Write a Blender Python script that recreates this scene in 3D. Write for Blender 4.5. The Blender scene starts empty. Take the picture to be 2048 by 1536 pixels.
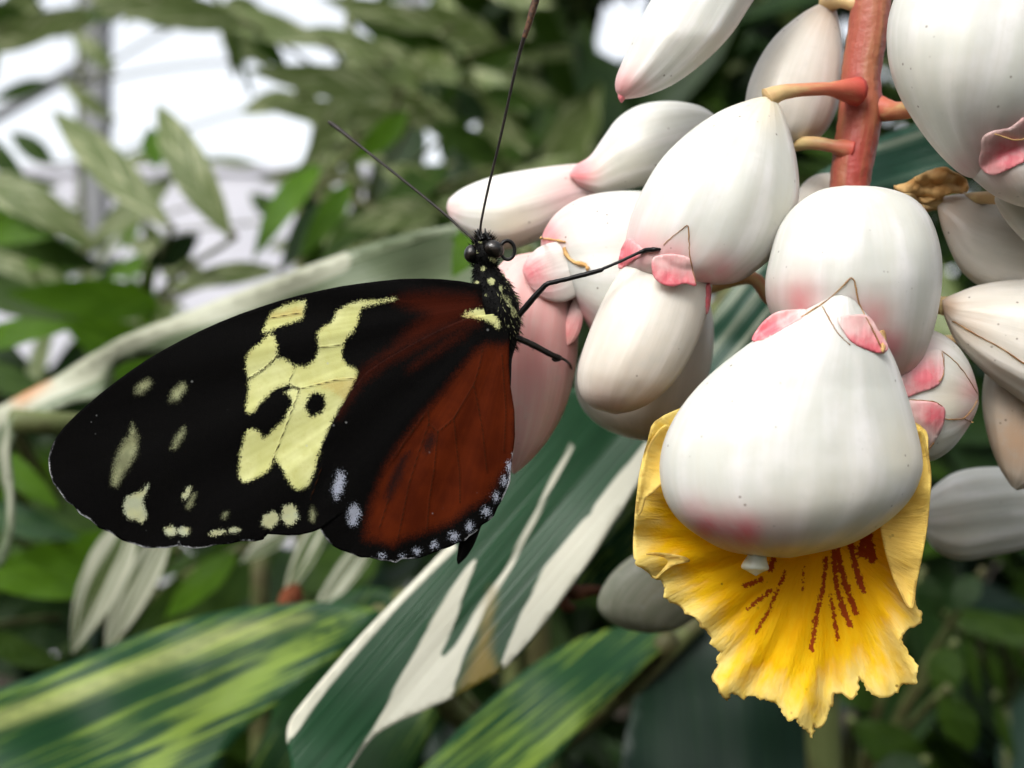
import bpy, bmesh, math, random
import numpy as np
from mathutils import Vector, Matrix, noise
from mathutils.geometry import delaunay_2d_cdt
from mathutils.bvhtree import BVHTree

random.seed(7); RNG = np.random.default_rng(7)
scene = bpy.context.scene
COL = scene.collection
R = math.radians

# ------------------------------------------------------------------ camera
F = 2000.0            # focal length in photograph pixels (2048 wide)
CAMZ = 1.30           # lens height above the ground, metres
cam_d = bpy.data.cameras.new("camera"); cam = bpy.data.objects.new("camera", cam_d); COL.objects.link(cam)
cam.location = (0, 0, CAMZ); cam.rotation_euler = (R(90), 0, 0)
cam_d.sensor_width = 36.0; cam_d.lens = F / 2048 * 36.0
cam_d.clip_start = 0.005; cam_d.clip_end = 500
cam_d.dof.use_dof = True; cam_d.dof.focus_distance = 0.0878
cam_d.dof.aperture_fstop = cam_d.lens / 1.55      # a phone lens: 1.55 mm wide opening
scene.camera = cam

# ------------------------------------------------------------------ sky and sun (bright overcast)
SUN_EL, SUN_AZ = 43, 212      # azimuth clockwise from +Y: high, behind the camera's left shoulder
world = bpy.data.worlds.new("World"); scene.world = world; world.use_nodes = True
wt = world.node_tree; wt.nodes.clear()
sky = wt.nodes.new("ShaderNodeTexSky"); sky.sky_type = 'NISHITA'; sky.sun_disc = False
sky.sun_elevation = R(SUN_EL); sky.sun_rotation = R(SUN_AZ)
sky.dust_density = 4.0; sky.air_density = 1.0; sky.ozone_density = 1.0
hs = wt.nodes.new("ShaderNodeHueSaturation"); hs.inputs['Saturation'].default_value = 0.22
bg = wt.nodes.new("ShaderNodeBackground"); bg.inputs['Strength'].default_value = 0.15
wo = wt.nodes.new("ShaderNodeOutputWorld")
wt.links.new(sky.outputs[0], hs.inputs['Color']); wt.links.new(hs.outputs[0], bg.inputs['Color'])
wt.links.new(bg.outputs[0], wo.inputs['Surface'])
sl = bpy.data.lights.new("sun", 'SUN'); sl.energy = 0.68; sl.angle = R(20); sl.color = (1.0, 0.965, 0.91)
sun = bpy.data.objects.new("sun", sl); COL.objects.link(sun)
az, el = R(SUN_AZ), R(SUN_EL)
sd = Vector((math.sin(az) * math.cos(el), math.cos(az) * math.cos(el), math.sin(el)))
sun.rotation_euler = sd.to_track_quat('Z', 'Y').to_euler(); sun.location = (0, -2, 6)

scene.view_settings.view_transform = 'Standard'; scene.view_settings.look = 'None'
scene.view_settings.gamma = 1.0; scene.view_settings.use_curve_mapping = False
scene.view_settings.exposure = 1.2
cy = scene.cycles
cy.use_denoising = True
cy.max_bounces = 7; cy.diffuse_bounces = 4; cy.glossy_bounces = 3; cy.transmission_bounces = 4
cy.caustics_reflective = False; cy.caustics_refractive = False
cy.sample_clamp_indirect = 6.0

# ------------------------------------------------------------------ helpers
def P(x, y, d):
    """a point seen at photograph pixel x, y, d centimetres in front of the lens plane"""
    m = d * 0.01
    return Vector(((x - 1024) / F * m, m, CAMZ + (768 - y) / F * m))

def PX(v):
    return (v[0] / v[1] * F + 1024, 768 - (v[2] - CAMZ) / v[1] * F)

def px2m(p, d): return p / F * d * 0.01

LOCS = {}
def tag(o, label=None, cat=None, group=None, kind=None):
    if label: o["label"] = label
    if cat: o["category"] = cat
    if group: o["group"] = group
    if kind: o["kind"] = kind
    return o

def thing(name, loc, label, cat, group=None):
    o = bpy.data.objects.new(name, None); COL.objects.link(o)
    o.location = loc; o.empty_display_size = 0.01; LOCS[o.name] = Vector(loc)
    return tag(o, label, cat, group)

def link(name, me, mat, parent=None, smooth=True):
    o = bpy.data.objects.new(name, me); COL.objects.link(o)
    if mat is not None: me.materials.append(mat)
    if smooth: me.polygons.foreach_set("use_smooth", [True] * len(me.polygons))
    if parent is not None:
        o.parent = parent
        o.matrix_parent_inverse = Matrix.Translation(-LOCS.get(parent.name, Vector((0, 0, 0))))
    return o

def mesh(name, V, Fc, attrs=None, uv=None):
    me = bpy.data.meshes.new(name)
    me.from_pydata([tuple(v) for v in V], [], [tuple(f) for f in Fc])
    if attrs:
        for k, a in attrs.items():
            at = me.attributes.new(k, 'FLOAT', 'POINT'); at.data.foreach_set("value", np.asarray(a, dtype=np.float32))
    if uv is not None:
        uv = np.asarray(uv, dtype=np.float32)
        l = me.uv_layers.new(name="UVMap")
        idx = np.zeros(len(me.loops), dtype=np.int32); me.loops.foreach_get("vertex_index", idx)
        l.data.foreach_set("uv", uv[idx].ravel())
    me.update(); return me

def catmull(pts, n, closed=False):
    p = np.asarray(pts, float); m = len(p)
    out = []
    segs = m if closed else m - 1
    ts = np.linspace(0, segs, n, endpoint=not closed)
    for t in ts:
        i = min(int(t), segs - 1); f = t - i
        if closed: a, b, c, d = p[(i - 1) % m], p[i % m], p[(i + 1) % m], p[(i + 2) % m]
        else: a, b, c, d = p[max(i - 1, 0)], p[i], p[i + 1], p[min(i + 2, m - 1)]
        out.append(0.5 * (2 * b + (c - a) * f + (2 * a - 5 * b + 4 * c - d) * f * f + (3 * b - a - 3 * c + d) * f ** 3))
    return np.array(out)

def resample(p, step, closed=True):
    p = np.asarray(p, float)
    q = np.vstack([p, p[:1]]) if closed else p
    L = np.r_[0, np.cumsum(np.hypot(*np.diff(q, axis=0).T))]
    n = max(4, int(L[-1] / step)); s = np.linspace(0, L[-1], n, endpoint=not closed)
    return np.c_[np.interp(s, L, q[:, 0]), np.interp(s, L, q[:, 1])]

def segdist(Q, a, b):
    ab = b - a; t = np.clip(((Q - a) @ ab) / max(ab @ ab, 1e-9), 0, 1)
    return np.hypot(*(Q - a - t[:, None] * ab).T)

def sdf(Q, poly):
    """signed distance to a polygon, positive inside"""
    poly = np.asarray(poly, float); d = np.full(len(Q), 1e9); ins = np.zeros(len(Q), bool)
    for i in range(len(poly)):
        a, b = poly[i], poly[(i + 1) % len(poly)]
        d = np.minimum(d, segdist(Q, a, b))
        c = (a[1] > Q[:, 1]) != (b[1] > Q[:, 1])
        with np.errstate(divide='ignore', invalid='ignore'):
            xi = (b[0] - a[0]) * (Q[:, 1] - a[1]) / (b[1] - a[1] + 1e-12) + a[0]
        ins ^= c & (Q[:, 0] < xi)
    return np.where(ins, d, -d)

def union(Q, polys, lim=60):
    o = np.full(len(Q), -float(lim))
    for p in polys: o = np.maximum(o, sdf(Q, p))
    return np.clip(o, -lim, lim)

def lines(Q, pls, lim=60):
    o = np.full(len(Q), float(lim))
    for pl in pls:
        pl = np.asarray(pl, float)
        for i in range(len(pl) - 1): o = np.minimum(o, segdist(Q, pl[i], pl[i + 1]))
    return o

def ell(cx, cy_, rx, ry, ang=0, n=20, wob=0.12):
    a = np.linspace(0, 2 * math.pi, n, endpoint=False); c, s = math.cos(R(ang)), math.sin(R(ang))
    k = 1 + wob * np.sin(a * 3 + cx) * np.cos(a * 2 + cy_)
    x, y = rx * np.cos(a) * k, ry * np.sin(a) * k
    return np.c_[cx + x * c - y * s, cy_ + x * s + y * c]

def tri_sheet(outline, spacing, smooth=True, step=None):
    o = catmull(outline, len(outline) * 8, True) if smooth else np.asarray(outline, float)
    o = resample(o, step or spacing, True)
    x0, y0 = o.min(0); x1, y1 = o.max(0)
    gx, gy = np.meshgrid(np.arange(x0, x1, spacing), np.arange(y0, y1, spacing * 0.87))
    gx = gx + (np.arange(gx.shape[0]) % 2)[:, None] * spacing * 0.5
    G = np.c_[gx.ravel(), gy.ravel()]
    G = G[sdf(G, o) > spacing * 0.55]
    A = np.vstack([o, G]); n = len(o)
    r = delaunay_2d_cdt([Vector(a) for a in A], [(i, (i + 1) % n) for i in range(n)], [], 1, 1e-4)
    return np.array([(v.x, v.y) for v in r[0]]), r[2], o

def solid(o, t):
    m = o.modifiers.new("thickness", 'SOLIDIFY'); m.thickness = t; m.offset = 0
    return o

def sheet(name, outline, spacing, dfun, mat, parent, attrs=None, base=None, tip=None, half=100, thick=0.0003, smooth=True, step=None):
    Q, faces, o = tri_sheet(outline, spacing, smooth, step)
    D = dfun(Q, o)
    V = [P(q[0], q[1], d) for q, d in zip(Q, D)]
    base = np.array(base if base is not None else Q.mean(0)); tip = np.array(tip if tip is not None else base + [0, 100])
    ax = tip - base; L = np.hypot(*ax); ax = ax / L; nr = np.array([-ax[1], ax[0]])
    uv = np.c_[(Q - base) @ ax / L, (Q - base) @ nr / half]
    at = {k: f(Q, o) for k, f in (attrs or {}).items()}
    me = mesh(name, V, [f[::-1] for f in faces], at, uv)
    ob = link(name, me, mat, parent)
    if thick: solid(ob, thick)
    return ob

BV = {}
def bvh_of(*objs):
    V, Fc = [], []
    for o in objs:
        n = len(V); V += [v.co.copy() for v in o.data.vertices]
        Fc += [[i + n for i in p.vertices] for p in o.data.polygons]
    return BVHTree.FromPolygons(V, Fc)

EYE = Vector((0, 0, CAMZ))
def hit(b, x, y, default=9.0):
    """depth in cm of the surface seen at a pixel"""
    d = (P(x, y, 10) - EYE).normalized()
    h = b.ray_cast(EYE, d)
    return h[0].y * 100 if h[0] else default

def pod(name, Lp, Rp, depth, mat, parent, asp=0.85, rings=44, segs=56, pink=(), warm=(), ridge=0.007, open_end=False, tint=0.0, thick=None, lump=0.02, pleat=0.028):
    """a petal-like pod lofted between its two side outlines; asp = depth over half width"""
    Lc, Rc = catmull(Lp, rings), catmull(Rp, rings)
    dep = np.interp(np.linspace(0, 1, rings), np.linspace(0, 1, len(depth)), depth) if hasattr(depth, '__len__') else np.full(rings, float(depth))
    asp = np.interp(np.linspace(0, 1, rings), np.linspace(0, 1, len(asp)), asp) if hasattr(asp, '__len__') else np.full(rings, float(asp))
    V, Fc, uv, Q = [], [], [], []
    ph = random.uniform(0, 6)
    for i in range(rings):
        c = (Lc[i] + Rc[i]) / 2; h = (Rc[i] - Lc[i]) / 2; d = dep[i]
        hm = np.hypot(*h) / F * d
        t = i / (rings - 1)
        for j in range(segs):
            a = 2 * math.pi * j / segs + math.pi / 2
            k = 1 + ridge * math.sin(a * 7 + ph + 2 * t) * math.sin(math.pi * t) + ridge * 0.7 * math.sin(a * 13 + ph * 2)
            if lump: k += lump * noise.noise(Vector((math.cos(a) * 1.3 + ph, math.sin(a) * 1.3, t * 3))) * math.sin(math.pi * t)
            k += pleat * (0.5 - abs(noise.noise(Vector((math.cos(a) * 2.6 + ph * 3, math.sin(a) * 2.6, t * 1.1)))) * 2.2) * math.sin(math.pi * t) ** .7
            kx = 1 + (k - 1) * abs(math.sin(a))
            q = c + h * math.cos(a) * kx
            dd = d + hm * asp[i] * math.sin(a) * k
            V.append(P(q[0], q[1], dd)); Q.append(q); uv.append((j / segs, t))
    for i in range(rings - 1):
        for j in range(segs):
            a, b = i * segs + j, i * segs + (j + 1) % segs
            Fc.append((a, b, b + segs, a + segs))
    Fc.append(tuple(range(segs))[::-1])
    if not open_end: Fc.append(tuple(range((rings - 1) * segs, rings * segs)))
    Q = np.array(Q)
    def blobs(bl):
        o = np.zeros(len(Q))
        for (x, y, r, s) in bl: o = np.maximum(o, s * np.exp(-(((Q - [x, y]) ** 2).sum(1) / r ** 2)))
        return o
    at = {"pink": blobs(pink), "warm": np.maximum(blobs(warm), tint)}
    me = mesh(name, V, Fc, at, uv)
    # uv seam lies at the back, away from the light
    ob = link(name, me, mat, parent)
    if thick: solid(ob, thick)
    return ob

def drape(name, outline, b, mat, parent, off=0.02, spacing=5, pink=(), thick=0.00012, curl=0.0, default=9.0, warm=(), clamp=100):
    """a thin lobe lying on the surface below it"""
    Q, faces, o = tri_sheet(outline, spacing, True)
    D = np.array([hit(b, q[0], q[1], -1) for q in Q]); ok = D > 0
    if ok.any():
        for i in np.where(~ok)[0]:
            j = np.argmin(((Q[ok] - Q[i]) ** 2).sum(1)); D[i] = D[ok][j]
    else: D[:] = default
    D = np.minimum(D, np.percentile(D, clamp))
    nb = [[] for _ in Q]
    for f in faces:
        for k in range(3): nb[f[k]] += [f[k - 1]]
    for _ in range(2): D = np.array([0.5 * D[i] + 0.5 * np.mean(D[n]) if n else D[i] for i, n in enumerate(nb)])
    s = sdf(Q, o)
    D = D - off - curl * np.exp(-s / 8.0)
    D += 0.008 * np.array([noise.noise(Vector((q[0] * 0.06, q[1] * 0.06, 1.7))) for q in Q])
    pk = np.zeros(len(Q)); wm = np.zeros(len(Q))
    for (x, y, r, st) in pink: pk = np.maximum(pk, st * np.exp(-((Q - [x, y]) ** 2).sum(1) / r ** 2))
    for (x, y, r, st) in warm: wm = np.maximum(wm, st * np.exp(-((Q - [x, y]) ** 2).sum(1) / r ** 2))
    V = [P(q[0], q[1], d) for q, d in zip(Q, D)]
    c = Q.mean(0)
    uv = np.c_[(Q[:, 0] - c[0]) / 200 + 0.5, (Q[:, 1] - c[1]) / 200 + .5]
    ob = link(name, mesh(name, V, [f[::-1] for f in faces], {"pink": pk, "warm": wm}, uv), mat, parent)
    return solid(ob, thick)

def tube(name, pts, rad, mat, parent, segs=10, n=24, flat=1.0, attrs=None, jitter=0.0, lin=False):
    """pts: Vectors (world); rad: list of radii in metres"""
    p = np.array([tuple(v) for v in pts]); k = len(p)
    if lin: C = np.array([[np.interp(t, np.arange(k), p[:, a]) for a in range(3)] for t in np.linspace(0, k - 1, n)])
    else: C = catmull(p, n)
    rr = np.interp(np.linspace(0, 1, n), np.linspace(0, 1, len(rad)), rad)
    V, Fc, uv = [], [], []
    up = Vector((0.1, 1, 0.05)).normalized()
    for i in range(n):
        t = Vector(C[min(i + 1, n - 1)] - C[max(i - 1, 0)]).normalized()
        x = t.cross(up); x = x.normalized() if x.length > 1e-6 else Vector((1, 0, 0)); y = t.cross(x)
        for j in range(segs):
            a = 2 * math.pi * j / segs; r = rr[i] * (1 + jitter * random.uniform(-1, 1))
            V.append(Vector(C[i]) + x * math.cos(a) * r + y * math.sin(a) * r * flat); uv.append((j / segs, i / (n - 1)))
    for i in range(n - 1):
        for j in range(segs):
            a, b = i * segs + j, i * segs + (j + 1) % segs
            Fc.append((a, b, b + segs, a + segs))
    Fc.append(tuple(range(segs))[::-1]); Fc.append(tuple(range((n - 1) * segs, n * segs)))
    at = {kk: np.repeat(np.interp(np.linspace(0, 1, n), np.linspace(0, 1, len(vv)), vv), segs) for kk, vv in (attrs or {}).items()}
    return link(name, mesh(name, V, Fc, at, uv), mat, parent)

# ------------------------------------------------------------------ materials
class NT:
    def __init__(s, name):
        s.m = bpy.data.materials.new(name); s.m.use_nodes = True; s.t = s.m.node_tree; s.t.nodes.clear()
        s.out = s.t.nodes.new("ShaderNodeOutputMaterial")
    def n(s, kind, **kw):
        x = s.t.nodes.new("ShaderNode" + kind)
        for k, v in kw.items():
            if k.startswith("i_"): s.put(x, k[2:].replace("_", " "), v)
            else: setattr(x, k, v)
        return x
    def put(s, x, key, v):
        sock = x.inputs[int(key)] if str(key).isdigit() else x.inputs[key]
        if hasattr(v, "links") or isinstance(v, bpy.types.NodeSocket): s.t.links.new(v, sock)
        elif isinstance(v, bpy.types.Node): s.t.links.new(v.outputs[0], sock)
        else: sock.default_value = (*v, 1) if isinstance(v, tuple) and len(v) == 3 and sock.type == 'RGBA' else v
    def attr(s, name): return s.n("Attribute", attribute_name=name).outputs["Fac"]
    def math(s, op, a, b=0.0, c=0.0, clamp=False):
        x = s.n("Math", operation=op, use_clamp=clamp); s.put(x, 0, a); s.put(x, 1, b)
        if op in ('MULTIPLY_ADD', 'SMOOTH_MIN'): s.put(x, 2, c)
        return x.outputs[0]
    def step(s, v, lo, hi, a=0.0, b=1.0):
        x = s.n("MapRange", interpolation_type='SMOOTHSTEP'); s.put(x, 0, v); s.put(x, 1, lo); s.put(x, 2, hi); s.put(x, 3, a); s.put(x, 4, b)
        return x.outputs[0]
    def noise(s, vec, scale, detail=2.0, rough=0.5, dist=0.0):
        x = s.n("TexNoise"); s.put(x, "Vector", vec); s.put(x, "Scale", scale); s.put(x, "Detail", detail); s.put(x, "Roughness", rough); s.put(x, "Distortion", dist)
        return x.outputs["Fac"]
    def mapv(s, vec, scale=(1, 1, 1), loc=(0, 0, 0), rot=(0, 0, 0)):
        x = s.n("Mapping"); s.put(x, "Vector", vec); x.inputs["Scale"].default_value = scale; x.inputs["Location"].default_value = loc; x.inputs["Rotation"].default_value = rot
        return x.outputs[0]
    def mix(s, f, a, b, blend='MIX'):
        x = s.n("Mix", data_type='RGBA', blend_type=blend)
        for i, v in ((0, f), (6, a), (7, b)):
            sock = x.inputs[i]
            if isinstance(v, bpy.types.NodeSocket): s.t.links.new(v, sock)
            else: sock.default_value = (*v, 1) if isinstance(v, tuple) else v
        return x.outputs[2]
    def bump(s, h, dist, strength=1.0, normal=None):
        x = s.n("Bump"); s.put(x, "Height", h); x.inputs["Distance"].default_value = dist; x.inputs["Strength"].default_value = strength
        if normal is not None: s.put(x, "Normal", normal)
        return x.outputs[0]
    def principled(s, col, rough=0.5, spec=0.5, normal=None, sss=0.0, rad=(1, .7, .5), sscale=0.001, sheen=0.0, coat=0.0, coatr=0.3):
        x = s.n("BsdfPrincipled"); s.put(x, "Base Color", col); s.put(x, "Roughness", rough); s.put(x, "Specular IOR Level", spec)
        if normal is not None: s.put(x, "Normal", normal)
        if sss: x.inputs["Subsurface Weight"].default_value = sss; x.inputs["Subsurface Radius"].default_value = rad; x.inputs["Subsurface Scale"].default_value = sscale
        if sheen: x.inputs["Sheen Weight"].default_value = sheen
        if coat: x.inputs["Coat Weight"].default_value = coat; x.inputs["Coat Roughness"].default_value = coatr
        return x.outputs[0]
    def translucent(s, shader, col, fac, normal=None):
        t = s.n("BsdfTranslucent"); s.put(t, "Color", col)
        if normal is not None: s.put(t, "Normal", normal)
        m = s.n("MixShader"); s.put(m, 0, fac); s.t.links.new(shader, m.inputs[1]); s.t.links.new(t.outputs[0], m.inputs[2])
        return m.outputs[0]
    def done(s, sh): s.t.links.new(sh, s.out.inputs["Surface"]); return s.m

def petal_mat(name, c1, c2, warmc, pinkc, rough=0.42, specks=True, radial=False):
    t = NT(name); uv = t.n("UVMap").outputs[0]; ob = t.n("TexCoord").outputs["Object"]
    st = t.noise(t.mapv(uv, (13, 1.1, 1)), 1.0, 2.0, 0.5, 0.5)
    fine = t.noise(t.mapv(uv, (95, 3, 1)), 1.0, 2.0)
    cl = t.noise(ob, 260, 3.0)
    st2 = t.noise(t.mapv(uv, (30, 1.6, 1), (3, 1, 0)), 1.0, 2.0, 0.5, 0.6)
    f = t.step(t.math('ADD', t.math('ADD', t.math('MULTIPLY', st, 0.55), t.math('MULTIPLY', st2, 0.2)), t.math('MULTIPLY', cl, 0.25)), 0.40, 0.58)
    col = t.mix(f, c1, c2)
    col = t.mix(t.math('MULTIPLY', t.step(fine, 0.45, 0.7), 0.22), col, (0.50, 0.49, 0.42))
    col = t.mix(t.attr("warm"), col, warmc)
    col = t.mix(t.math('MULTIPLY', t.step(t.noise(ob, 700, 4.0, 0.6), 0.5, 0.72), 0.26), col, (0.47, 0.46, 0.42))
    pk = t.math('MULTIPLY', t.attr("pink"), t.math('ADD', 0.62, t.math('MULTIPLY', t.noise(ob, 1300, 3.0, 0.6, 0.8) if radial else t.noise(t.mapv(uv, (22, 5, 1)), 1.0, 3.0, 0.6, 0.5), 0.75)), clamp=True)
    col = t.mix(pk, col, pinkc)
    if specks:
        v = t.n("TexVoronoi"); t.put(v, "Vector", ob); t.put(v, "Scale", 760.0)
        sp = t.step(v.outputs["Distance"], 0.05, 0.12, 1.0, 0.0)
        sp = t.math('MULTIPLY', sp, t.step(t.noise(ob, 230, 1.0), 0.47, 0.62))
        col = t.mix(t.math('MULTIPLY', sp, 0.75), col, (0.10, 0.07, 0.05))
    h = t.math('ADD', t.math('MULTIPLY', st, 0.8), t.math('ADD', t.math('MULTIPLY', fine, 0.10), t.math('MULTIPLY', t.noise(ob, 900, 2.0), 0.07)))
    nm = t.bump(h, 0.0006, 0.3)
    sh = t.principled(col, t.step(st, 0.3, 0.7, rough - 0.08, rough + 0.12), 0.45, nm, sss=0.0 if radial else 0.5, rad=(1.0, 0.88, 0.78), sscale=0.0022, coat=0.0)
    return t.done(sh)

M = {}
M['petal'] = petal_mat("waxy_white_petal", (0.635, 0.622, 0.605), (0.515, 0.518, 0.475), (0.60, 0.51, 0.34), (0.62, 0.16, 0.18))
M['petal_blush'] = petal_mat("blush_petal", (0.66, 0.44, 0.41), (0.60, 0.35, 0.33), (0.56, 0.36, 0.27), (0.52, 0.13, 0.12))
M['petal_cream'] = petal_mat("cream_petal", (0.64, 0.60, 0.545), (0.57, 0.53, 0.465), (0.46, 0.30, 0.19), (0.56, 0.17, 0.15))
M['petal_shaded'] = petal_mat("shaded_bud", (0.26, 0.26, 0.20), (0.20, 0.21, 0.15), (0.26, 0.22, 0.14), (0.3, 0.12, 0.1), specks=False)  # bud darkened to grey-olive: the shade it hangs in, put into the colour
M['lobe'] = petal_mat("pink_lobe_petal", (0.66, 0.64, 0.60), (0.58, 0.55, 0.50), (0.60, 0.50, 0.34), (0.58, 0.12, 0.145), specks=False, radial=True)

def plain(name, c1, c2, scale=300, rough=0.6, spec=0.3, bump=0.0003, stretch=(1, 1, 1), trans=0.0, detail=3.0):
    t = NT(name); ob = t.n("TexCoord").outputs["Object"]; v = t.mapv(ob, stretch)
    n = t.noise(v, scale, detail)
    nm = t.bump(n, bump, 0.7)
    sh = t.principled(t.mix(t.step(n, 0.35, 0.65), c1, c2), rough, spec, nm)
    if trans: sh = t.translucent(sh, c2, trans)
    return t.done(sh)

M['dry'] = plain("dried_brown_margin", (0.34, 0.19, 0.07), (0.20, 0.09, 0.03), 900)
M['husk'] = plain("withered_tan_husk", (0.62, 0.40, 0.17), (0.48, 0.26, 0.09), 500, 0.7, 0.2, 0.0006)
M['dark'] = plain("black_chitin", (0.004, 0.0038, 0.0035), (0.0015, 0.0015, 0.0015), 2500, 0.35, 0.22, 0.00004)
M['fur'] = plain("black_scale_fur", (0.0016, 0.0015, 0.0014), (0.0006, 0.0006, 0.0006), 2500, 0.8, 0.04, 0.00004)
M['furpale'] = plain("pale_scale_fur", (0.26, 0.27, 0.14), (0.12, 0.12, 0.06), 2500, 0.7, 0.15, 0.00004)
M['antenna'] = plain("dark_brown_antenna", (0.020, 0.014, 0.010), (0.008, 0.006, 0.005), 2500, 0.5, 0.3, 0.00004)
M['antenna_tip'] = plain("rusty_antenna_club", (0.10, 0.045, 0.02), (0.03, 0.016, 0.01), 3000, 0.6, 0.3, 0.00005)
M['white_nub'] = plain("translucent_white_stigma", (0.72, 0.72, 0.62), (0.66, 0.66, 0.52), 900, 0.4, 0.4, 0.0002)

def stem_mat():
    t = NT("red_flower_stalk"); uv = t.n("UVMap").outputs[0]; ob = t.n("TexCoord").outputs["Object"]
    n = t.noise(t.mapv(uv, (7, 2.2, 1)), 1.0, 3.0); f = t.noise(ob, 900, 3.0)
    col = t.mix(t.step(n, 0.4, 0.62), (0.30, 0.075, 0.045), (0.32, 0.13, 0.065))
    col = t.mix(t.math('MULTIPLY', t.attr("red"), t.step(n, 0.3, 0.6, 0.9, 0.35)), col, (0.34, 0.03, 0.035))
    col = t.mix(t.math('MULTIPLY', t.step(f, 0.6, 0.75), 0.35), col, (0.22, 0.03, 0.03))
    nm = t.bump(t.math('ADD', f, t.math('MULTIPLY', n, 2.0)), 0.0004, 0.5)
    return t.done(t.principled(col, 0.5, 0.35, nm, sss=0.15, rad=(1, .3, .2), sscale=0.001))
M['stem'] = stem_mat()
def ped_mat():
    t = NT("yellow_red_pedicel"); ob = t.n("TexCoord").outputs["Object"]; n = t.noise(ob, 500, 3.0)
    rs = t.noise(t.mapv(t.n('UVMap').outputs[0], (5, 2.5, 1)), 1.0, 3.0)
    col = t.mix(t.math('MULTIPLY', t.attr("red"), t.step(t.math('ADD', rs, t.math('MULTIPLY', t.attr("red"), 0.3)), 0.45, 0.72)), t.mix(t.step(n, .4, .6), (0.55, 0.41, 0.19), (0.50, 0.34, 0.16)), (0.42, 0.05, 0.04))
    return t.done(t.principled(col, 0.5, 0.35, t.bump(n, 0.0003, 0.5), sss=0.15, rad=(1, .5, .3), sscale=0.001))
M['pedicel'] = ped_mat()

def wing_mat():
    t = NT("butterfly_wing_scales"); ob = t.n("TexCoord").outputs["Object"]
    n1 = t.noise(ob, 9000, 2.0); n2 = t.noise(ob, 2200, 2.0); n3 = t.noise(ob, 500, 3.0)
    jit = t.math('ADD', t.math('MULTIPLY', t.math('SUBTRACT', n1, 0.5), 24.0), t.math('MULTIPLY', t.math('SUBTRACT', n2, 0.5), 7.0))
    def mask(a, lo=-3.5, hi=3.5, k=1.0): return t.step(t.math('ADD', t.attr(a), t.math('MULTIPLY', jit, k)), lo, hi)
    grain = t.step(n1, 0.3, 0.7)
    col = t.mix(grain, (0.0008, 0.0008, 0.0008), (0.0020, 0.0018, 0.0017))
    org = t.mix(t.step(n3, 0.3, 0.7), (0.062, 0.0088, 0.0014), (0.040, 0.0055, 0.0010))
    org = t.mix(t.math('MULTIPLY', grain, 0.25), org, (0.05, 0.007, 0.0015))
    col = t.mix(t.step(t.math('ADD', t.attr("org"), t.math('MULTIPLY', jit, 1.2)), -18.0, 14.0), col, org)
    col = t.mix(t.math('MULTIPLY', t.step(t.math('ADD', t.attr("mar"), t.math('MULTIPLY', jit, 1.5)), -18.0, 24.0), 0.75), col, (0.042, 0.006, 0.0018))
    col = t.mix(t.math('MULTIPLY', t.step(t.math('ADD', t.attr("smk"), jit), -10.0, 10.0), 0.85), col, (0.004, 0.003, 0.003))
    yel = t.mix(t.step(n3, 0.35, 0.7), (0.44, 0.445, 0.18), (0.52, 0.53, 0.25))
    yel = t.mix(t.math('MULTIPLY', t.step(n2, 0.5, 0.75), 0.25), yel, (0.38, 0.35, 0.12))
    och = t.step(t.math('ADD', t.attr("och"), jit), -5.0, 9.0)
    yel = t.mix(t.math('MULTIPLY', och, 0.4), yel, (0.42, 0.26, 0.07))
    col = t.mix(mask("yel"), col, yel)
    dim = t.step(t.math('ADD', t.attr("dim"), t.math('MULTIPLY', jit, 0.9)), -6.0, 12.0)
    col = t.mix(t.math('MULTIPLY', dim, t.step(n3, 0.3, 0.65, 0.35, 0.75)), col, (0.34, 0.36, 0.20))
    wsp = t.step(t.math('ADD', t.attr("wsp"), jit), -2.5, 3.5)
    col = t.mix(t.math('MULTIPLY', wsp, 0.85), col, t.mix(t.step(n3, 0.4, 0.6), (0.42, 0.43, 0.25), (0.36, 0.39, 0.27)))
    wht = t.step(t.math('ADD', t.attr("wht"), t.math('MULTIPLY', jit, 1.5)), -4.0, 5.0)
    col = t.mix(t.math('MULTIPLY', wht, 0.6), col, (0.36, 0.39, 0.48))
    vb = t.step(t.math('ADD', t.attr("vein"), t.math('MULTIPLY', jit, 0.05)), 0.7, 2.0, 0.85, 0.0)
    col = t.mix(vb, col, (0.018, 0.006, 0.002))
    rim = t.math('MULTIPLY', t.step(t.math('ADD', t.attr("rim"), t.math('MULTIPLY', jit, 0.4)), 1.0, 3.2, 1.0, 0.0), t.step(n3, 0.42, 0.6))
    col = t.mix(t.math('MULTIPLY', rim, 0.75), col, (0.55, 0.56, 0.60))
    v = t.n("TexVoronoi"); t.put(v, "Vector", ob); t.put(v, "Scale", 900.0)
    sp = t.math('MULTIPLY', t.step(v.outputs["Distance"], 0.06, 0.14, 1.0, 0.0), t.step(t.noise(ob, 350, 1.0), 0.60, 0.70))
    col = t.mix(t.math('MULTIPLY', sp, 0.5), col, (0.35, 0.36, 0.36))
    rb = t.attr("ray"); cbr = t.n('CombineXYZ'); t.put(cbr, 0, rb); rn = t.noise(cbr.outputs[0], 5.0, 1.0, 0.5)
    col = t.mix(0.5, col, t.mix(1.0, col, t.mix(t.step(rn, 0.3, 0.7), (0.78, 0.75, 0.68), (1.12, 1.12, 1.12)), 'MULTIPLY'))  # lighter and darker stripes along the veins: fold shading put into the colour
    nm = t.bump(t.math('ADD', t.math('MULTIPLY', n1, 0.4), t.math('MULTIPLY', t.math('MINIMUM', t.attr("vein"), 4.0), -0.35)), 0.00006, 0.6)
    return t.done(t.principled(col, 0.7, 0.03, nm))
M['wing'] = wing_mat()

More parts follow.
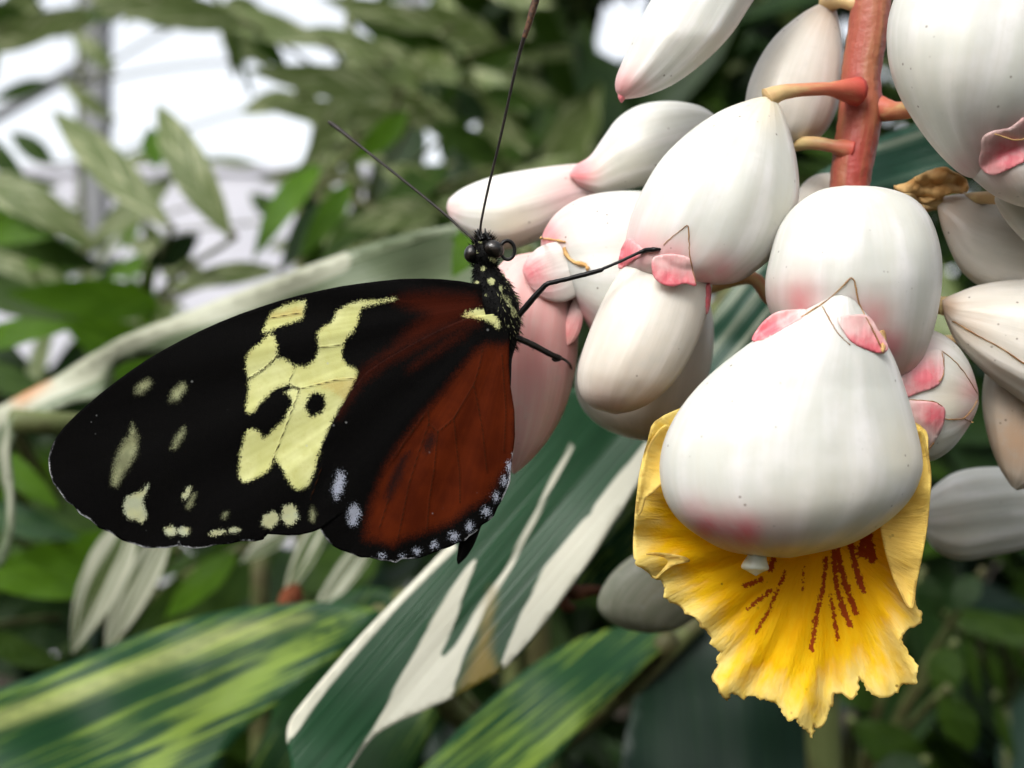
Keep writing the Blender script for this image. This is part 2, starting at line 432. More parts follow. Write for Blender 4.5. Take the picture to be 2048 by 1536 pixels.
def body_mat():
    t = NT("butterfly_body_scales"); ob = t.n("TexCoord").outputs["Object"]
    n1 = t.noise(ob, 7000, 2.0)
    col = t.mix(n1, (0.001, 0.001, 0.001), (0.004, 0.0038, 0.0035))
    m = t.step(t.math('ADD', t.attr("spot"), t.math('MULTIPLY', t.math('SUBTRACT', n1, 0.5), 9.0)), -1.5, 1.5)
    col = t.mix(m, col, (0.34, 0.35, 0.17))
    return t.done(t.principled(col, 0.6, 0.08, t.bump(n1, 0.0001, 0.8)))
M['body'] = body_mat()
def eye_mat():
    t = NT("compound_eye"); ob = t.n("TexCoord").outputs["Object"]
    n = t.noise(ob, 1400, 1.0, dist=0.4)
    col = t.mix(t.step(n, 0.45, 0.56), (0.002, 0.0018, 0.0015), (0.014, 0.010, 0.008))
    v = t.n("TexVoronoi"); t.put(v, "Vector", ob); t.put(v, "Scale", 9000.0)
    return t.done(t.principled(col, 0.28, 0.5, t.bump(v.outputs["Distance"], 0.00003, 0.4)))
M['eye'] = eye_mat()

def lip_mat(flap=False):
    t = NT("yellow_lip_flap" if flap else "yellow_lip_petal"); ob = t.n("TexCoord").outputs["Object"]
    r = t.attr("rad"); th = t.attr("ang")
    cb = t.n("CombineXYZ"); t.put(cb, 0, t.math('MULTIPLY', th, 7.0)); t.put(cb, 1, t.math('MULTIPLY', r, 0.008))
    ray = t.noise(cb.outputs[0], 2.2, 3.0, 0.55, 0.3)
    n1 = t.noise(ob, 5000, 2.0); n2 = t.noise(ob, 450, 3.0)
    col = t.mix(t.step(t.math('ADD', t.math('MULTIPLY', ray, 0.6), t.math('MULTIPLY', n2, 0.4)), 0.40, 0.56), (0.88, 0.52, 0.002), (0.90, 0.60, 0.010))
    col = t.mix(t.step(t.math('ADD', t.attr("edge"), t.math('MULTIPLY', t.math('SUBTRACT', ray, 0.5), 120.0)), -10.0, 75.0, 0.9, 0.0), col, (0.86, 0.72, 0.26))
    col = t.mix(t.step(r, 60.0, 330.0, 0.75, 0.0), col, (0.86, 0.40, 0.001))
    if flap: col = t.mix(0.7, col, (0.86, 0.66, 0.18))
    jit = t.math('ADD', t.math('MULTIPLY', t.math('SUBTRACT', n1, 0.5), 14.0), t.math('MULTIPLY', t.math('SUBTRACT', t.noise(ob, 1800, 2.0), 0.5), 10.0))
    rd = t.step(t.math('ADD', t.attr("red"), jit), -1.5, 1.5)
    col = t.mix(t.math('MULTIPLY', rd, 0.92), col, (0.33, 0.020, 0.008))
    v = t.n("TexVoronoi"); t.put(v, "Vector", ob); t.put(v, "Scale", 600.0)
    sp = t.math('MULTIPLY', t.step(v.outputs["Distance"], 0.05, 0.11, 1.0, 0.0), t.step(t.noise(ob, 200, 1.0), 0.5, 0.62))
    col = t.mix(t.math('MULTIPLY', sp, 0.7), col, (0.14, 0.06, 0.01))
    edgeb = t.step(t.attr("edge"), 1.0, 4.5, 0.55, 0.0)
    col = t.mix(t.math('MULTIPLY', edgeb, t.step(n2, 0.45, 0.6)), col, (0.30, 0.14, 0.03))
    cb2 = t.n('CombineXYZ'); t.put(cb2, 0, t.math('MULTIPLY', th, 26.0)); t.put(cb2, 1, t.math('MULTIPLY', r, 0.02))
    ray2 = t.noise(cb2.outputs[0], 1.6, 3.0, 0.6, 0.5)
    nm = t.bump(t.math('ADD', t.math('MULTIPLY', ray, 1.0), t.math('ADD', t.math('MULTIPLY', n2, 0.5), t.math('MULTIPLY', ray2, 0.4))), 0.0006, 0.42)
    sh = t.principled(col, 0.55, 0.06, nm)
    return t.done(t.translucent(sh, col, 0.42, nm))
M['lip'] = lip_mat(); M['lipflap'] = lip_mat(True)

def leaf_mat(name, g1, g2, stripe, amount, oblique=True, cross=9.0, along=0.7, usew=False, rough=0.38, trans=0.25, tipc=None, spec=0.35, soft=0.06, gain=0.62, wj=30.0, ws=4.0, bmp=0.5):
    t = NT(name); uv = t.n("UVMap").outputs[0]; ob = t.n("TexCoord").outputs["Object"]
    sx = t.n("SeparateXYZ"); t.put(sx, 0, uv); u, v = sx.outputs[0], sx.outputs[1]
    oi = t.n("ObjectInfo").outputs["Random"]
    cb = t.n("CombineXYZ")
    if oblique:
        c = t.math('MULTIPLY_ADD', t.math('ABSOLUTE', v), -0.32, u)
        t.put(cb, 0, t.math('MULTIPLY', c, cross)); t.put(cb, 1, t.math('MULTIPLY', v, along))
    else:
        t.put(cb, 0, t.math('MULTIPLY', v, cross)); t.put(cb, 1, t.math('MULTIPLY', u, along))
    t.put(cb, 2, t.math('MULTIPLY', oi, 37.0))
    st = t.noise(cb.outputs[0], 1.0, 3.5, 0.62, 0.25)
    cb2 = t.n("VectorMath", operation='MULTIPLY'); t.put(cb2, 0, cb.outputs[0]); cb2.inputs[1].default_value = (4.5, 1.6, 1)
    fine = t.noise(cb2.outputs[0], 1.0, 2.0)
    col = t.mix(t.step(t.math('ADD', t.math('MULTIPLY', st, 0.6), t.math('MULTIPLY', fine, 0.4)), 0.36, 0.64), g1, g2)
    val = t.math('ADD', st, t.math('MULTIPLY', t.math('SUBTRACT', fine, 0.5), 0.18))
    m = t.step(val, 1.0 - amount, 1.0 - amount + soft)
    if usew:
        jit = t.math('MULTIPLY', t.math('SUBTRACT', val, 0.5), wj)
        m2 = t.step(t.math('ADD', t.attr("w"), jit), -ws, ws)
        m = t.math('MAXIMUM', m, m2)
    col = t.mix(m, col, stripe)
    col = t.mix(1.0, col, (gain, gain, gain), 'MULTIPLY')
    if tipc is not None:
        bt = t.step(t.math('ADD', t.attr("brown"), t.math('MULTIPLY', t.math('SUBTRACT', fine, 0.5), 30.0)), -22.0, 16.0)
        col = t.mix(t.math('MULTIPLY', bt, 0.85), col, tipc)
    nm = t.bump(t.math('ADD', t.math('MULTIPLY', st, 0.6), fine), 0.0008, bmp)
    sh = t.principled(col, rough, spec, nm)
    if trans: sh = t.translucent(sh, col, trans, nm)
    return t.done(sh)

CREAM = (0.66, 0.66, 0.50)
M['leaf_main'] = leaf_mat("white_striped_leaf", (0.014, 0.070, 0.026), (0.030, 0.110, 0.048), (0.96, 0.95, 0.78), 0.26, False, 8.0, 0.8, True, 0.40, 0.12, (0.22, 0.15, 0.02), spec=0.25, wj=14.0, ws=3.0, bmp=0.25)
M['leaf_lime'] = leaf_mat("lime_streaked_leaf", (0.012, 0.048, 0.020), (0.024, 0.080, 0.024), (0.20, 0.30, 0.045), 0.475, False, 15.0, 2.2, True, 0.38, 0.15, (0.34, 0.38, 0.13), soft=0.12, wj=210.0, ws=12.0, gain=0.8, bmp=0.3, spec=0.16)
M['leaf_feather'] = leaf_mat("feathered_dark_leaf", (0.012, 0.050, 0.014), (0.026, 0.085, 0.020), (0.20, 0.30, 0.05), 0.42, False, 12.0, 1.5, False, 0.40, 0.15, soft=0.12, gain=0.75, bmp=0.3, spec=0.2)
M['leaf_pale'] = leaf_mat("pale_margined_leaf", (0.20, 0.27, 0.15), (0.30, 0.36, 0.22), (0.74, 0.76, 0.58), 0.42, False, 4.0, 0.8, True, 0.40, 0.2, (0.55, 0.22, 0.08), soft=0.15)
M['leaf_teal'] = leaf_mat("dark_teal_leaf", (0.010, 0.034, 0.020), (0.014, 0.046, 0.022), (0.03, 0.08, 0.03), 0.30, False, 4.0, 0.6, False, 0.45, 0.1, gain=0.5, spec=0.3)
M['leaf_band'] = leaf_mat("teal_banded_leaf", (0.022, 0.085, 0.050), (0.04, 0.12, 0.075), (0.42, 0.48, 0.36), 0.46, False, 5.0, 0.5, False, 0.36, 0.15, soft=0.10)
M['leaf_olive'] = leaf_mat("olive_grey_leaf", (0.10, 0.145, 0.035), (0.18, 0.225, 0.085), (0.40, 0.43, 0.24), 0.47, True, 9.0, 0.8, False, 0.45, 0.42, soft=0.12, gain=0.95)
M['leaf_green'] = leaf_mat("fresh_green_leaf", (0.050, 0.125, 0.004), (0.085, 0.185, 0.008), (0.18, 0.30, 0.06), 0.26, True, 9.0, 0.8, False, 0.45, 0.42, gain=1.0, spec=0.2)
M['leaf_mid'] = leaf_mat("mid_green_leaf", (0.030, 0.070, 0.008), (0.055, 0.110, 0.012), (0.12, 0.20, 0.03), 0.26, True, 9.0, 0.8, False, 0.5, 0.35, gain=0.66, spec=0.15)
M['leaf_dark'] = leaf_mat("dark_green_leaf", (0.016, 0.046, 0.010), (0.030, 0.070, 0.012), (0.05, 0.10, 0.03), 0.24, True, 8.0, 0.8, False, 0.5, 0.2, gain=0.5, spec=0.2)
M['leaf_cream'] = leaf_mat("cream_striped_leaf", (0.07, 0.12, 0.02), (0.12, 0.17, 0.04), (0.80, 0.82, 0.62), 0.54, False, 3.0, 0.5, False, 0.45, 0.25, soft=0.08)
M['cane'] = plain("green_brown_cane", (0.10, 0.12, 0.04), (0.06, 0.055, 0.02), 120, 0.6, 0.3, 0.0006)
M['bark'] = plain("dark_bark", (0.035, 0.035, 0.012), (0.02, 0.016, 0.008), 60, 0.85, 0.2, 0.003, (3, 3, .5))
M['soil'] = plain("damp_soil", (0.035, 0.026, 0.016), (0.016, 0.012, 0.008), 14, 0.95, 0.2, 0.01, detail=8.0)
M['post'] = plain("grey_painted_steel", (0.13, 0.135, 0.14), (0.10, 0.105, 0.11), 30, 0.55, 0.4, 0.0003)
M['panel'] = plain("pale_grey_wall_panel", (0.42, 0.42, 0.46), (0.38, 0.38, 0.42), 3, 0.6, 0.3, 0.0003)
M['rust'] = plain("dead_red_brown_leaf_tip", (0.15, 0.045, 0.022), (0.09, 0.03, 0.014), 300, 0.9, 0.05, 0.0005)
M['deadtip'] = plain("dead_brown_tip", (0.16, 0.06, 0.03), (0.06, 0.025, 0.012), 300, 0.7, 0.2, 0.0005)

# ------------------------------------------------------------------ ground and the butterfly house
def grid_ground():
    V, Fc = [], []
    xs = [-120, -40, -15, -6, -3, -1.5, 0, 1.5, 3, 6, 15, 40, 120]; ys = [-60, -20, -6, -2, -.5, .5, 1.2, 2, 3, 4.4, 8, 20, 60, 200]
    for y in ys:
        for x in xs: V.append((x, y, 0.03 * noise.noise(Vector((x * .7, y * .7, 0))) if abs(x) < 10 and abs(y) < 10 else 0))
    n = len(xs)
    for j in range(len(ys) - 1):
        for i in range(n - 1): a = j * n + i; Fc.append((a, a + 1, a + n + 1, a + n))
    return mesh("ground", V, Fc)
g = link("ground", grid_ground(), M['soil']); tag(g, "dark damp planting soil under the greenhouse plants", kind="structure")

def box(V, Fc, x0, x1, y0, y1, z0, z1):
    n = len(V)
    V += [(x0, y0, z0), (x1, y0, z0), (x1, y1, z0), (x0, y1, z0), (x0, y0, z1), (x1, y0, z1), (x1, y1, z1), (x0, y1, z1)]
    Fc += [(n, n + 3, n + 2, n + 1), (n + 4, n + 5, n + 6, n + 7), (n, n + 1, n + 5, n + 4), (n + 1, n + 2, n + 6, n + 5), (n + 2, n + 3, n + 7, n + 6), (n + 3, n, n + 4, n + 7)]
def boxpart(name, dims, mat, parent):
    V, Fc = [], []; box(V, Fc, *dims); o = link(name, mesh(name, V, Fc), mat, parent, False)
    b = o.modifiers.new("edge", 'BEVEL'); b.width = 0.006; b.segments = 2
    return o
GY = 4.6
def gx(px): return (px - 1024) / F * GY
def gz(py): return CAMZ + (768 - py) / F * GY
gh = thing("greenhouse_wall", (gx(178), GY, 0), "pale greenhouse side wall with a grey steel post and rails behind the plants", "wall")
xs = [gx(-1100), gx(-470), gx(178), gx(820), gx(1460)]
for i, x in enumerate(xs): boxpart("post", (x - 0.062, x + 0.062, GY, GY + 0.12, 0, 4.2), M['post'], gh)
for i in range(4):
    boxpart("wall_panel", (xs[i] + 0.066, xs[i + 1] - 0.066, GY + 0.04, GY + 0.07, 0.02, gz(345)), M['panel'], gh)
    boxpart("rail", (xs[i] + 0.066, xs[i + 1] - 0.066, GY + 0.02, GY + 0.09, gz(344), gz(326)), M['panel'], gh)
    boxpart("rail", (xs[i] + 0.066, xs[i + 1] - 0.066, GY + 0.02, GY + 0.09, gz(-330), gz(-352)), M['post'], gh)
V, Fc = [], []
a = Vector((xs[2] - 0.07, GY + 0.05, gz(130))); b = Vector((xs[1] + .07, GY + 0.05, gz(470)))
tube("brace", [a, (a + b) / 2, b], [0.03, 0.03, 0.03], M['post'], gh, 8, 4)

# ------------------------------------------------------------------ flower cluster of the shell ginger
FC_BASE = Vector((0.42, 0.45, 0.0))
fc = thing("flower_cluster", FC_BASE, "drooping cluster of waxy white ginger flowers with pink tips on a red stalk", "flower cluster")
top = P(1748, -70, 9.9)
stalk_pts = [(1692, 760), (1694, 560), (1697, 400), (1706, 320), (1720, 235), (1722, 150), (1737, 50), (1746, -70)]
sp3 = [P(x, y, 9.9) for x, y in stalk_pts]
stalk = tube("stalk", sp3, [px2m(r, 9.9) for r in (20, 28, 38, 41, 43, 38, 39, 38)], M['stem'], fc, 20, 70, 1.0,
             {"red": [0, 0, .6, .2, .7, .9, .15, .75, .2, .1, .0, 0]}, 0.025)
# the stalk arches over, out of the picture, and comes down to the ground as a leafy cane
arch = [top, top + Vector((.012, .01, .05)), Vector((0.13, 0.18, 1.52)), Vector((0.28, 0.34, 1.50)), Vector((0.39, 0.43, 1.1)), FC_BASE + Vector((0, 0, .4)), FC_BASE]
tube("cane", arch, [px2m(38, 9.9), .0024, .003, .004, .006, .008, .010], M['cane'], fc, 14, 60)

def pedicel(pts, rad, parent=fc, red=(0, 0, .3, 1), name="pedicel"):
    return tube(name, [P(*p) for p in pts], [px2m(r, 9.5) for r in rad], M['pedicel'], parent, 12, 24, 1.0, {"red": list(red)}, 0.02)

def joint(x, y, d, r):
    V, Fc = [], []; c = P(x, y, d); n = 14; k_ = px2m(1, d)
    for i in range(n + 1):
        for j in range(n * 2):
            a, b = math.pi * i / n, math.pi * j / n
            w = 1 + .12 * noise.noise(Vector((math.cos(b) * 2, math.sin(b) * 2, a * 2 + x)))
            V.append(c + Vector((r * k_ * 1.05 * math.sin(a) * math.cos(b) * w, r * k_ * math.sin(a) * math.sin(b) * w, r * k_ * 1.3 * math.cos(a) * w)))
    for i in range(n):
        for j in range(n * 2): a, b = i * n * 2 + j, i * n * 2 + (j + 1) % (n * 2); Fc.append((a, b, b + n * 2, a + n * 2))
    m = mesh("joint", V, Fc, {"red": np.ones(len(V))}, [(0.2, .3)] * len(V)); return link("joint", m, M['stem'], stalk)
for jj in ((1702, 180, 9.78, 16), (1734, 18, 9.82, 15)): joint(*jj)
def margin(name, pts, b, parent, r=1.6, off=0.02, mat='dry'):
    q = catmull(pts, len(pts) * 5)
    v = [P(x + random.uniform(-.6, .6), y + random.uniform(-.6, .6), hit(b, x, y) - off) for x, y in q]
    return tube(name, v, [px2m(r * random.uniform(.6, 1.3), 8.6) for _ in range(12)], M[mat], parent, 6, len(v))

# ---- the open flower
f1 = pod("calyx", [(1690, 371), (1640, 380), (1592, 410), (1558, 455), (1538, 520), (1530, 570), (1538, 620), (1575, 680), (1660, 735), (1760, 765)],
         [(1692, 371), (1760, 374), (1820, 392), (1858, 430), (1880, 490), (1885, 550), (1877, 620), (1858, 690), (1832, 735), (1790, 768)],
         [8.95, 8.95, 8.95, 8.9, 8.85, 8.85, 8.9, 8.95, 9.0, 9.1], M['petal'], fc, [0.5, 0.75, 0.8, 0.8, 0.8, 0.8], ridge=0.009, lump=0.07,
         pink=[(1600, 602, 46, .6), (1605, 622, 26, .8), (1560, 600, 40, .3), (1740, 640, 46, .6), (1775, 690, 38, .85), (1790, 720, 70, .25)], warm=[(1830, 720, 90, .35)])
b1 = bvh_of(f1)
d0 = hit(b1, 1690, 592)
co1 = pod("corolla", [(1688, 583), (1645, 602), (1560, 648), (1480, 700), (1400, 768), (1346, 840), (1321, 910), (1324, 980), (1352, 1034), (1402, 1075), (1462, 1104), (1540, 1114)],
          [(1692, 583), (1714, 602), (1752, 652), (1786, 712), (1809, 772), (1829, 840), (1844, 905), (1843, 950), (1818, 1002), (1764, 1052), (1690, 1092), (1580, 1116)],
          [d0 + .03, d0 + .05, d0 + .12, d0 + .15, 8.45, 8.45, 8.45, 8.45, 8.47, 8.5, 8.52, 8.56], M['petal'], f1,
          [0.3, 0.75, 0.72, 0.65, 0.6, 0.58, 0.58, 0.6, 0.65, 0.7, 0.7, 0.6], rings=56, segs=72, ridge=0.004, lump=0.03, pleat=0.016,
          pink=[(1412, 1060, 34, 1.0), (1388, 1032, 36, .45), (1490, 1072, 40, 1.0), (1450, 1072, 48, .75), (1455, 1092, 55, .7), (1550, 1080, 60, .25)], warm=[(1700, 1060, 120, .25), (1835, 900, 70, .4)])
b1c = bvh_of(f1, co1)
drape("calyx_lobe", [(1676, 636), (1704, 630), (1736, 632), (1758, 662), (1776, 692), (1768, 706), (1745, 704), (1712, 690), (1690, 668)], b1c, M['lobe'], f1, 0.010, 5,
      pink=[(1735, 706, 56, 1.1), (1700, 690, 36, 1.), (1725, 645, 60, .5)], clamp=45)
drape("calyx_lobe", [(1612, 620), (1560, 622), (1530, 640), (1508, 668), (1505, 682), (1530, 678), (1580, 650), (1606, 636)], b1c, M['lobe'], f1, 0.014, 5,
      pink=[(1535, 658, 40, 1.12), (1515, 676, 21, 1.15), (1575, 640, 35, 0.69)], clamp=50)
b1d = bvh_of(f1, co1, *[o for o in f1.children if o.name.startswith("calyx_lobe")])
margin("dried_margin", [(1602, 634), (1625, 620), (1655, 600), (1685, 573), (1703, 556), (1711, 570), (1716, 600), (1730, 630), (1748, 665), (1768, 706)], b1d, f1, 1.4, 0.008)
margin("dried_margin", [(1645, 612), (1660, 640), (1675, 665), (1700, 690)], b1d, f1, 1.2, 0.006)
drape("dried_shred", [(1757, 668), (1766, 660), (1772, 676), (1768, 704), (1762, 700), (1764, 682)], b1d, M['husk'], f1, 0.012, 4)
# stigma under the hood
nub = pod("stigma", [(1504, 1098), (1490, 1118), (1482, 1134), (1494, 1142), (1508, 1150)], [(1532, 1100), (1534, 1122), (1538, 1138), (1526, 1144), (1512, 1152)], 8.62, M['white_nub'], f1, 0.8, 14, 20)

# lip: a ruffled yellow trumpet behind the hood
TH = np.array([1640., 1050.])
lip_out = [(1330, 830), (1296, 880), (1277, 960), (1270, 1040), (1267, 1100), (1272, 1128), (1290, 1140), (1302, 1152), (1318, 1160), (1328, 1176), (1328, 1192), (1345, 1208), (1362, 1216),
           (1366, 1226), (1382, 1232), (1396, 1242), (1400, 1252), (1412, 1260), (1424, 1276), (1418, 1286), (1434, 1298), (1440, 1304), (1434, 1316), (1438, 1330), (1426, 1344), (1424, 1358), (1432, 1372), (1440, 1386),
           (1452, 1400), (1464, 1392), (1476, 1390), (1486, 1398), (1498, 1390), (1520, 1396), (1540, 1402), (1556, 1408), (1562, 1420), (1574, 1436), (1584, 1442), (1590, 1438), (1602, 1456), (1614, 1462), (1624, 1476), (1628, 1462), (1626, 1446),
           (1634, 1456), (1646, 1452), (1654, 1434), (1662, 1412), (1668, 1414), (1666, 1398), (1674, 1386), (1684, 1388), (1698, 1398), (1710, 1396), (1718, 1378), (1717, 1352), (1726, 1366), (1740, 1384), (1760, 1396), (1784, 1394), (1798, 1376), (1812, 1370), (1832, 1368),
           (1830, 1354), (1837, 1342), (1834, 1326), (1820, 1306), (1806, 1286), (1800, 1276), (1812, 1262), (1836, 1248), (1842, 1232), (1832, 1212), (1828, 1180), (1838, 1140), (1850, 1080), (1858, 1020), (1862, 960), (1856, 900), (1840, 850), (1700, 800), (1500, 780)]
red_lines = [[(1510, 1268), (1535, 1225), (1555, 1180), (1570, 1140)], [(1496, 1218), (1520, 1198), (1540, 1182)], [(1490, 1172), (1520, 1158)], [(1622, 1300), (1628, 1260), (1636, 1210), (1648, 1160), (1652, 1115)],
             [(1540, 1138), (1546, 1120)], [(1676, 1278), (1668, 1230), (1660, 1190)], [(1700, 1252), (1686, 1215), (1672, 1170), (1668, 1100)], [(1712, 1225), (1694, 1175), (1680, 1130), (1674, 1095)], [(1726, 1180), (1712, 1140), (1700, 1085)],
             [(1745, 1118), (1735, 1070)], [(1722, 1105), (1728, 1075)], [(1735, 1110), (1742, 1090)], [(1605, 1180), (1608, 1130)]]
red_w = [3.2, 4.0, 5.0, 4.6, 6.0, 3.8, 5.4, 5.6, 6.2, 9, 8, 8, 1.0]
lip_out = [tuple(q) for q in resample(catmull(lip_out, len(lip_out) * 4, True), 4.0)]
lip_out = [(x + 2.6 * random.uniform(-1, 1) + 4 * noise.noise(Vector((x * .06, y * .06, 1))), y + 2.6 * random.uniform(-1, 1) + 5 * noise.noise(Vector((x * .07, y * .07, 8)))) if y > 1120 else (x, y) for x, y in lip_out]
def lip_depth(Q, o):
    v = Q - TH; r = np.hypot(*v.T); th = np.arctan2(v[:, 0], v[:, 1])
    x = (Q[:, 0] - 1565) / 300.0; y = (Q[:, 1] - 1050) / 400
    d = 9.15 - 0.42 * np.abs(x) ** 2.2 - 0.22 * np.clip(y, 0, 2) ** 1.6
    ruf = np.clip((r - 140) / 260, 0, 1.2)
    d += ruf * (0.055 * np.sin(th * 16 + 0.8) + 0.04 * np.sin(th * 29 + r * 0.02)) + 0.02 * np.sin(th * 9) * np.clip(r / 200, 0, 1)
    s = sdf(Q, o); wv = np.array([noise.noise(Vector((q[0] * .02, q[1] * .02, 3.3))) for q in Q])
    d += 0.07 * wv * np.exp(-s / 22.0)
    return d
def lip_attrs():
    return {"rad": lambda Q, o: np.hypot(*(Q - TH).T), "ang": lambda Q, o: np.arctan2(Q[:, 0] - TH[0], Q[:, 1] - TH[1]),
            "edge": lambda Q, o: np.clip(sdf(Q, o), 0, 200),
            "red": lambda Q, o: np.max([w - lines(Q, [pl], 60) for w, pl in zip(red_w, red_lines)], axis=0)}
sheet("lip", lip_out, 5.0, lip_depth, M['lip'], f1, lip_attrs(), thick=0.00018, smooth=False, step=3.0)
def flap_depth(c, dr):
    def fn(Q, o):
        s = sdf(Q, o)
        return c + dr * ((Q[:, 0] - Q[:, 0].mean()) / 60.0) + 0.03 * np.sin(Q[:, 1] * 0.05) - 0.05 * np.exp(-s / 10.) + .02 * np.array([noise.noise(Vector((q[0] * .03, q[1] * .03, 5))) for q in Q])
    return fn
flat0 = lambda Q, o: np.full(len(Q), -60.0)
fl_at = dict(lip_attrs()); fl_at["red"] = flat0
sheet("lip_flap", [(1335, 850), (1304, 880), (1286, 930), (1276, 990), (1274, 1030), (1284, 1022), (1292, 996), (1304, 988), (1316, 976), (1330, 960), (1345, 900)], 5, flap_depth(8.62, 0.10), M['lipflap'], f1, fl_at, thick=0.00016)
sheet("lip_flap", [(1835, 860), (1790, 960), (1762, 1035), (1768, 1090), (1785, 1150), (1800, 1185), (1812, 1210), (1826, 1215), (1832, 1170), (1842, 1120), (1854, 1050), (1861, 965), (1855, 905)], 5, flap_depth(8.66, -0.06), M['lipflap'], f1, fl_at, thick=0.00016)
sheet("lip_fold", [(1276, 1126), (1300, 1106), (1360, 1112), (1380, 1122), (1350, 1130), (1330, 1142), (1312, 1158), (1298, 1146)], 5, flap_depth(8.86, 0.05), M['lipflap'], f1, fl_at, thick=0.00014)

# ---- the half-open flower the butterfly holds on to
f2 = pod("calyx", [(1530, 193), (1500, 199), (1440, 222), (1380, 262), (1325, 315), (1287, 375), (1262, 432), (1251, 480), (1243, 520), (1262, 548), (1300, 555)],
         [(1534, 192), (1556, 206), (1574, 245), (1590, 300), (1598, 355), (1597, 400), (1582, 452), (1553, 505), (1508, 545), (1470, 566), (1420, 570)],
         [9.3, 9.3, 9.3, 9.28, 9.25, 9.25, 9.25, 9.25, 9.25, 9.27, 9.3], M['petal'], fc, [.9, .9, .9, .88, .86, .85, .84, .84, .84, .80, .72], ridge=0.008, lump=0.04,
         pink=[(1275, 505, 48, .65), (1300, 500, 40, .5), (1345, 520, 44, .65), (1260, 470, 60, .22), (1440, 545, 36, .6), (1410, 560, 30, .7), (1470, 555, 40, .3)], warm=[(1535, 200, 55, .7), (1585, 440, 80, .15)])
co2 = pod("corolla", [(1320, 480), (1262, 512), (1222, 570), (1192, 630), (1168, 692), (1155, 742), (1159, 785), (1183, 814), (1222, 827)],
          [(1400, 500), (1424, 548), (1420, 600), (1404, 660), (1380, 715), (1348, 765), (1310, 800), (1272, 820), (1232, 829)],
          [9.3, 9.24, 9.2, 9.18, 9.16, 9.16, 9.18, 9.2, 9.22], M['petal_cream'], f2, [0.6, .72, .8, .82, .82, .82, .8, .75, .6], ridge=0.006,
          pink=[(1222, 832, 45, .35), (1200, 815, 40, .25), (1290, 815, 50, .18)], warm=[(1250, 820, 130, .25)])
b2 = bvh_of(f2, co2)
drape("calyx_lobe", [(1312, 512), (1303, 526), (1307, 552), (1322, 567), (1346, 573), (1370, 567), (1392, 572), (1387, 545), (1381, 518), (1348, 508)], b2, M['lobe'], f2, 0.008, 4.5,
      pink=[(1335, 575, 50, 1.15), (1375, 580, 46, 1.1), (1300, 545, 30, 1.), (1345, 512, 70, .6)], clamp=30)
drape("calyx_lobe", [(1262, 478), (1248, 488), (1239, 512), (1237, 536), (1250, 534), (1268, 520), (1290, 505)], b2, M['lobe'], f2, 0.010, 4.5, pink=[(1250, 512, 43, 1.15)])
b2d = bvh_of(f2, co2, *[o for o in f2.children if o.name.startswith("calyx_lobe")])
margin("dried_margin", [(1327, 490), (1345, 473), (1362, 460), (1375, 452), (1378, 480), (1379, 505), (1384, 535), (1393, 570)], b2d, f2, 1.1, 0.006)
drape("calyx_lobe", [(1412, 572), (1420, 566), (1421, 596), (1415, 628), (1409, 618), (1411, 596)], b2, M['lobe'], f2, 0.01, 4, pink=[(1415, 590, 54, 1.15)])
pedicel([(1712, 183, 9.65), (1660, 178, 9.45), (1600, 180, 9.35), (1560, 186, 9.3), (1534, 198, 9.3)], (30, 13, 13, 16, 22), f2, (1, .8, .6, .15, 0))

# ---- flowers behind
f3 = pod("calyx", [(1436, 235), (1400, 212), (1345, 202), (1285, 208), (1237, 235), (1203, 280), (1180, 312), (1152, 330), (1139, 348)],
         [(1440, 250), (1430, 290), (1400, 330), (1345, 358), (1285, 373), (1235, 383), (1200, 388), (1165, 374), (1141, 356)], 10.5, M['petal'], fc, .85,
         pink=[(1160, 345, 34, .9), (1140, 352, 26, .8)], warm=[(1260, 370, 80, .25)])
pod("corolla", [(1230, 320), (1170, 326), (1120, 330), (1050, 340), (985, 353), (930, 374), (900, 396), (893, 415)],
    [(1240, 400), (1190, 420), (1130, 450), (1080, 480), (1010, 500), (945, 480), (905, 445), (894, 420)], 10.75, M['petal'], f3, .8, pink=[(890, 425, 30, .35), (1150, 390, 70, .4)], warm=[(1030, 470, 70, .55)])
pedicel([(1700, 300, 9.8), (1665, 292, 9.8), (1620, 286, 9.9), (1560, 290, 10.2), (1420, 270, 10.4)], (25, 13, 14, 14, 14), f3, (1, .6, .15, 0, 0))

f4 = pod("calyx", [(1330, 400), (1290, 383), (1220, 383), (1160, 396), (1115, 424), (1090, 458), (1082, 490), (1095, 515), (1120, 530)],
         [(1340, 640), (1310, 690), (1260, 705), (1215, 695), (1180, 660), (1160, 620), (1150, 590), (1145, 570), (1135, 550)], 10.0, M['petal'], fc, .75,
         pink=[(1092, 470, 36, .85), (1150, 640, 36, .8), (1165, 660, 24, .6), (1110, 440, 50, .3)], warm=[(1240, 690, 60, .3)])
c4 = pod("corolla", [(1130, 500), (1060, 505), (1010, 520), (985, 555), (975, 620), (982, 700), (992, 780), (1000, 860), (1010, 910), (1024, 947)],
         [(1150, 560), (1150, 580), (1152, 620), (1156, 680), (1152, 730), (1142, 780), (1125, 830), (1096, 880), (1062, 920), (1030, 948)], 10.05, M['petal_blush'], f4, .72,
         pink=[(1120, 690, 70, .35), (1050, 700, 70, .5), (1060, 620, 60, .3)], warm=[(1100, 850, 90, .35)])
pod("calyx_lobe", [(1165, 488), (1120, 483), (1082, 492), (1056, 515), (1045, 540), (1052, 560)], [(1178, 560), (1160, 588), (1128, 604), (1098, 602), (1072, 588), (1054, 564)], 9.68, M['lobe'], f4, .34, 24, 32,
    pink=[(1062, 545, 40, .85), (1085, 575, 36, .6)])
pod("calyx_lobe", [(1150, 590), (1138, 620), (1128, 660), (1132, 690)], [(1168, 600), (1166, 640), (1155, 675), (1136, 692)], 9.8, M['lobe'], f4, .35, 16, 24, pink=[(1140, 665, 60, .75)], warm=[(1140, 680, 40, .6)])
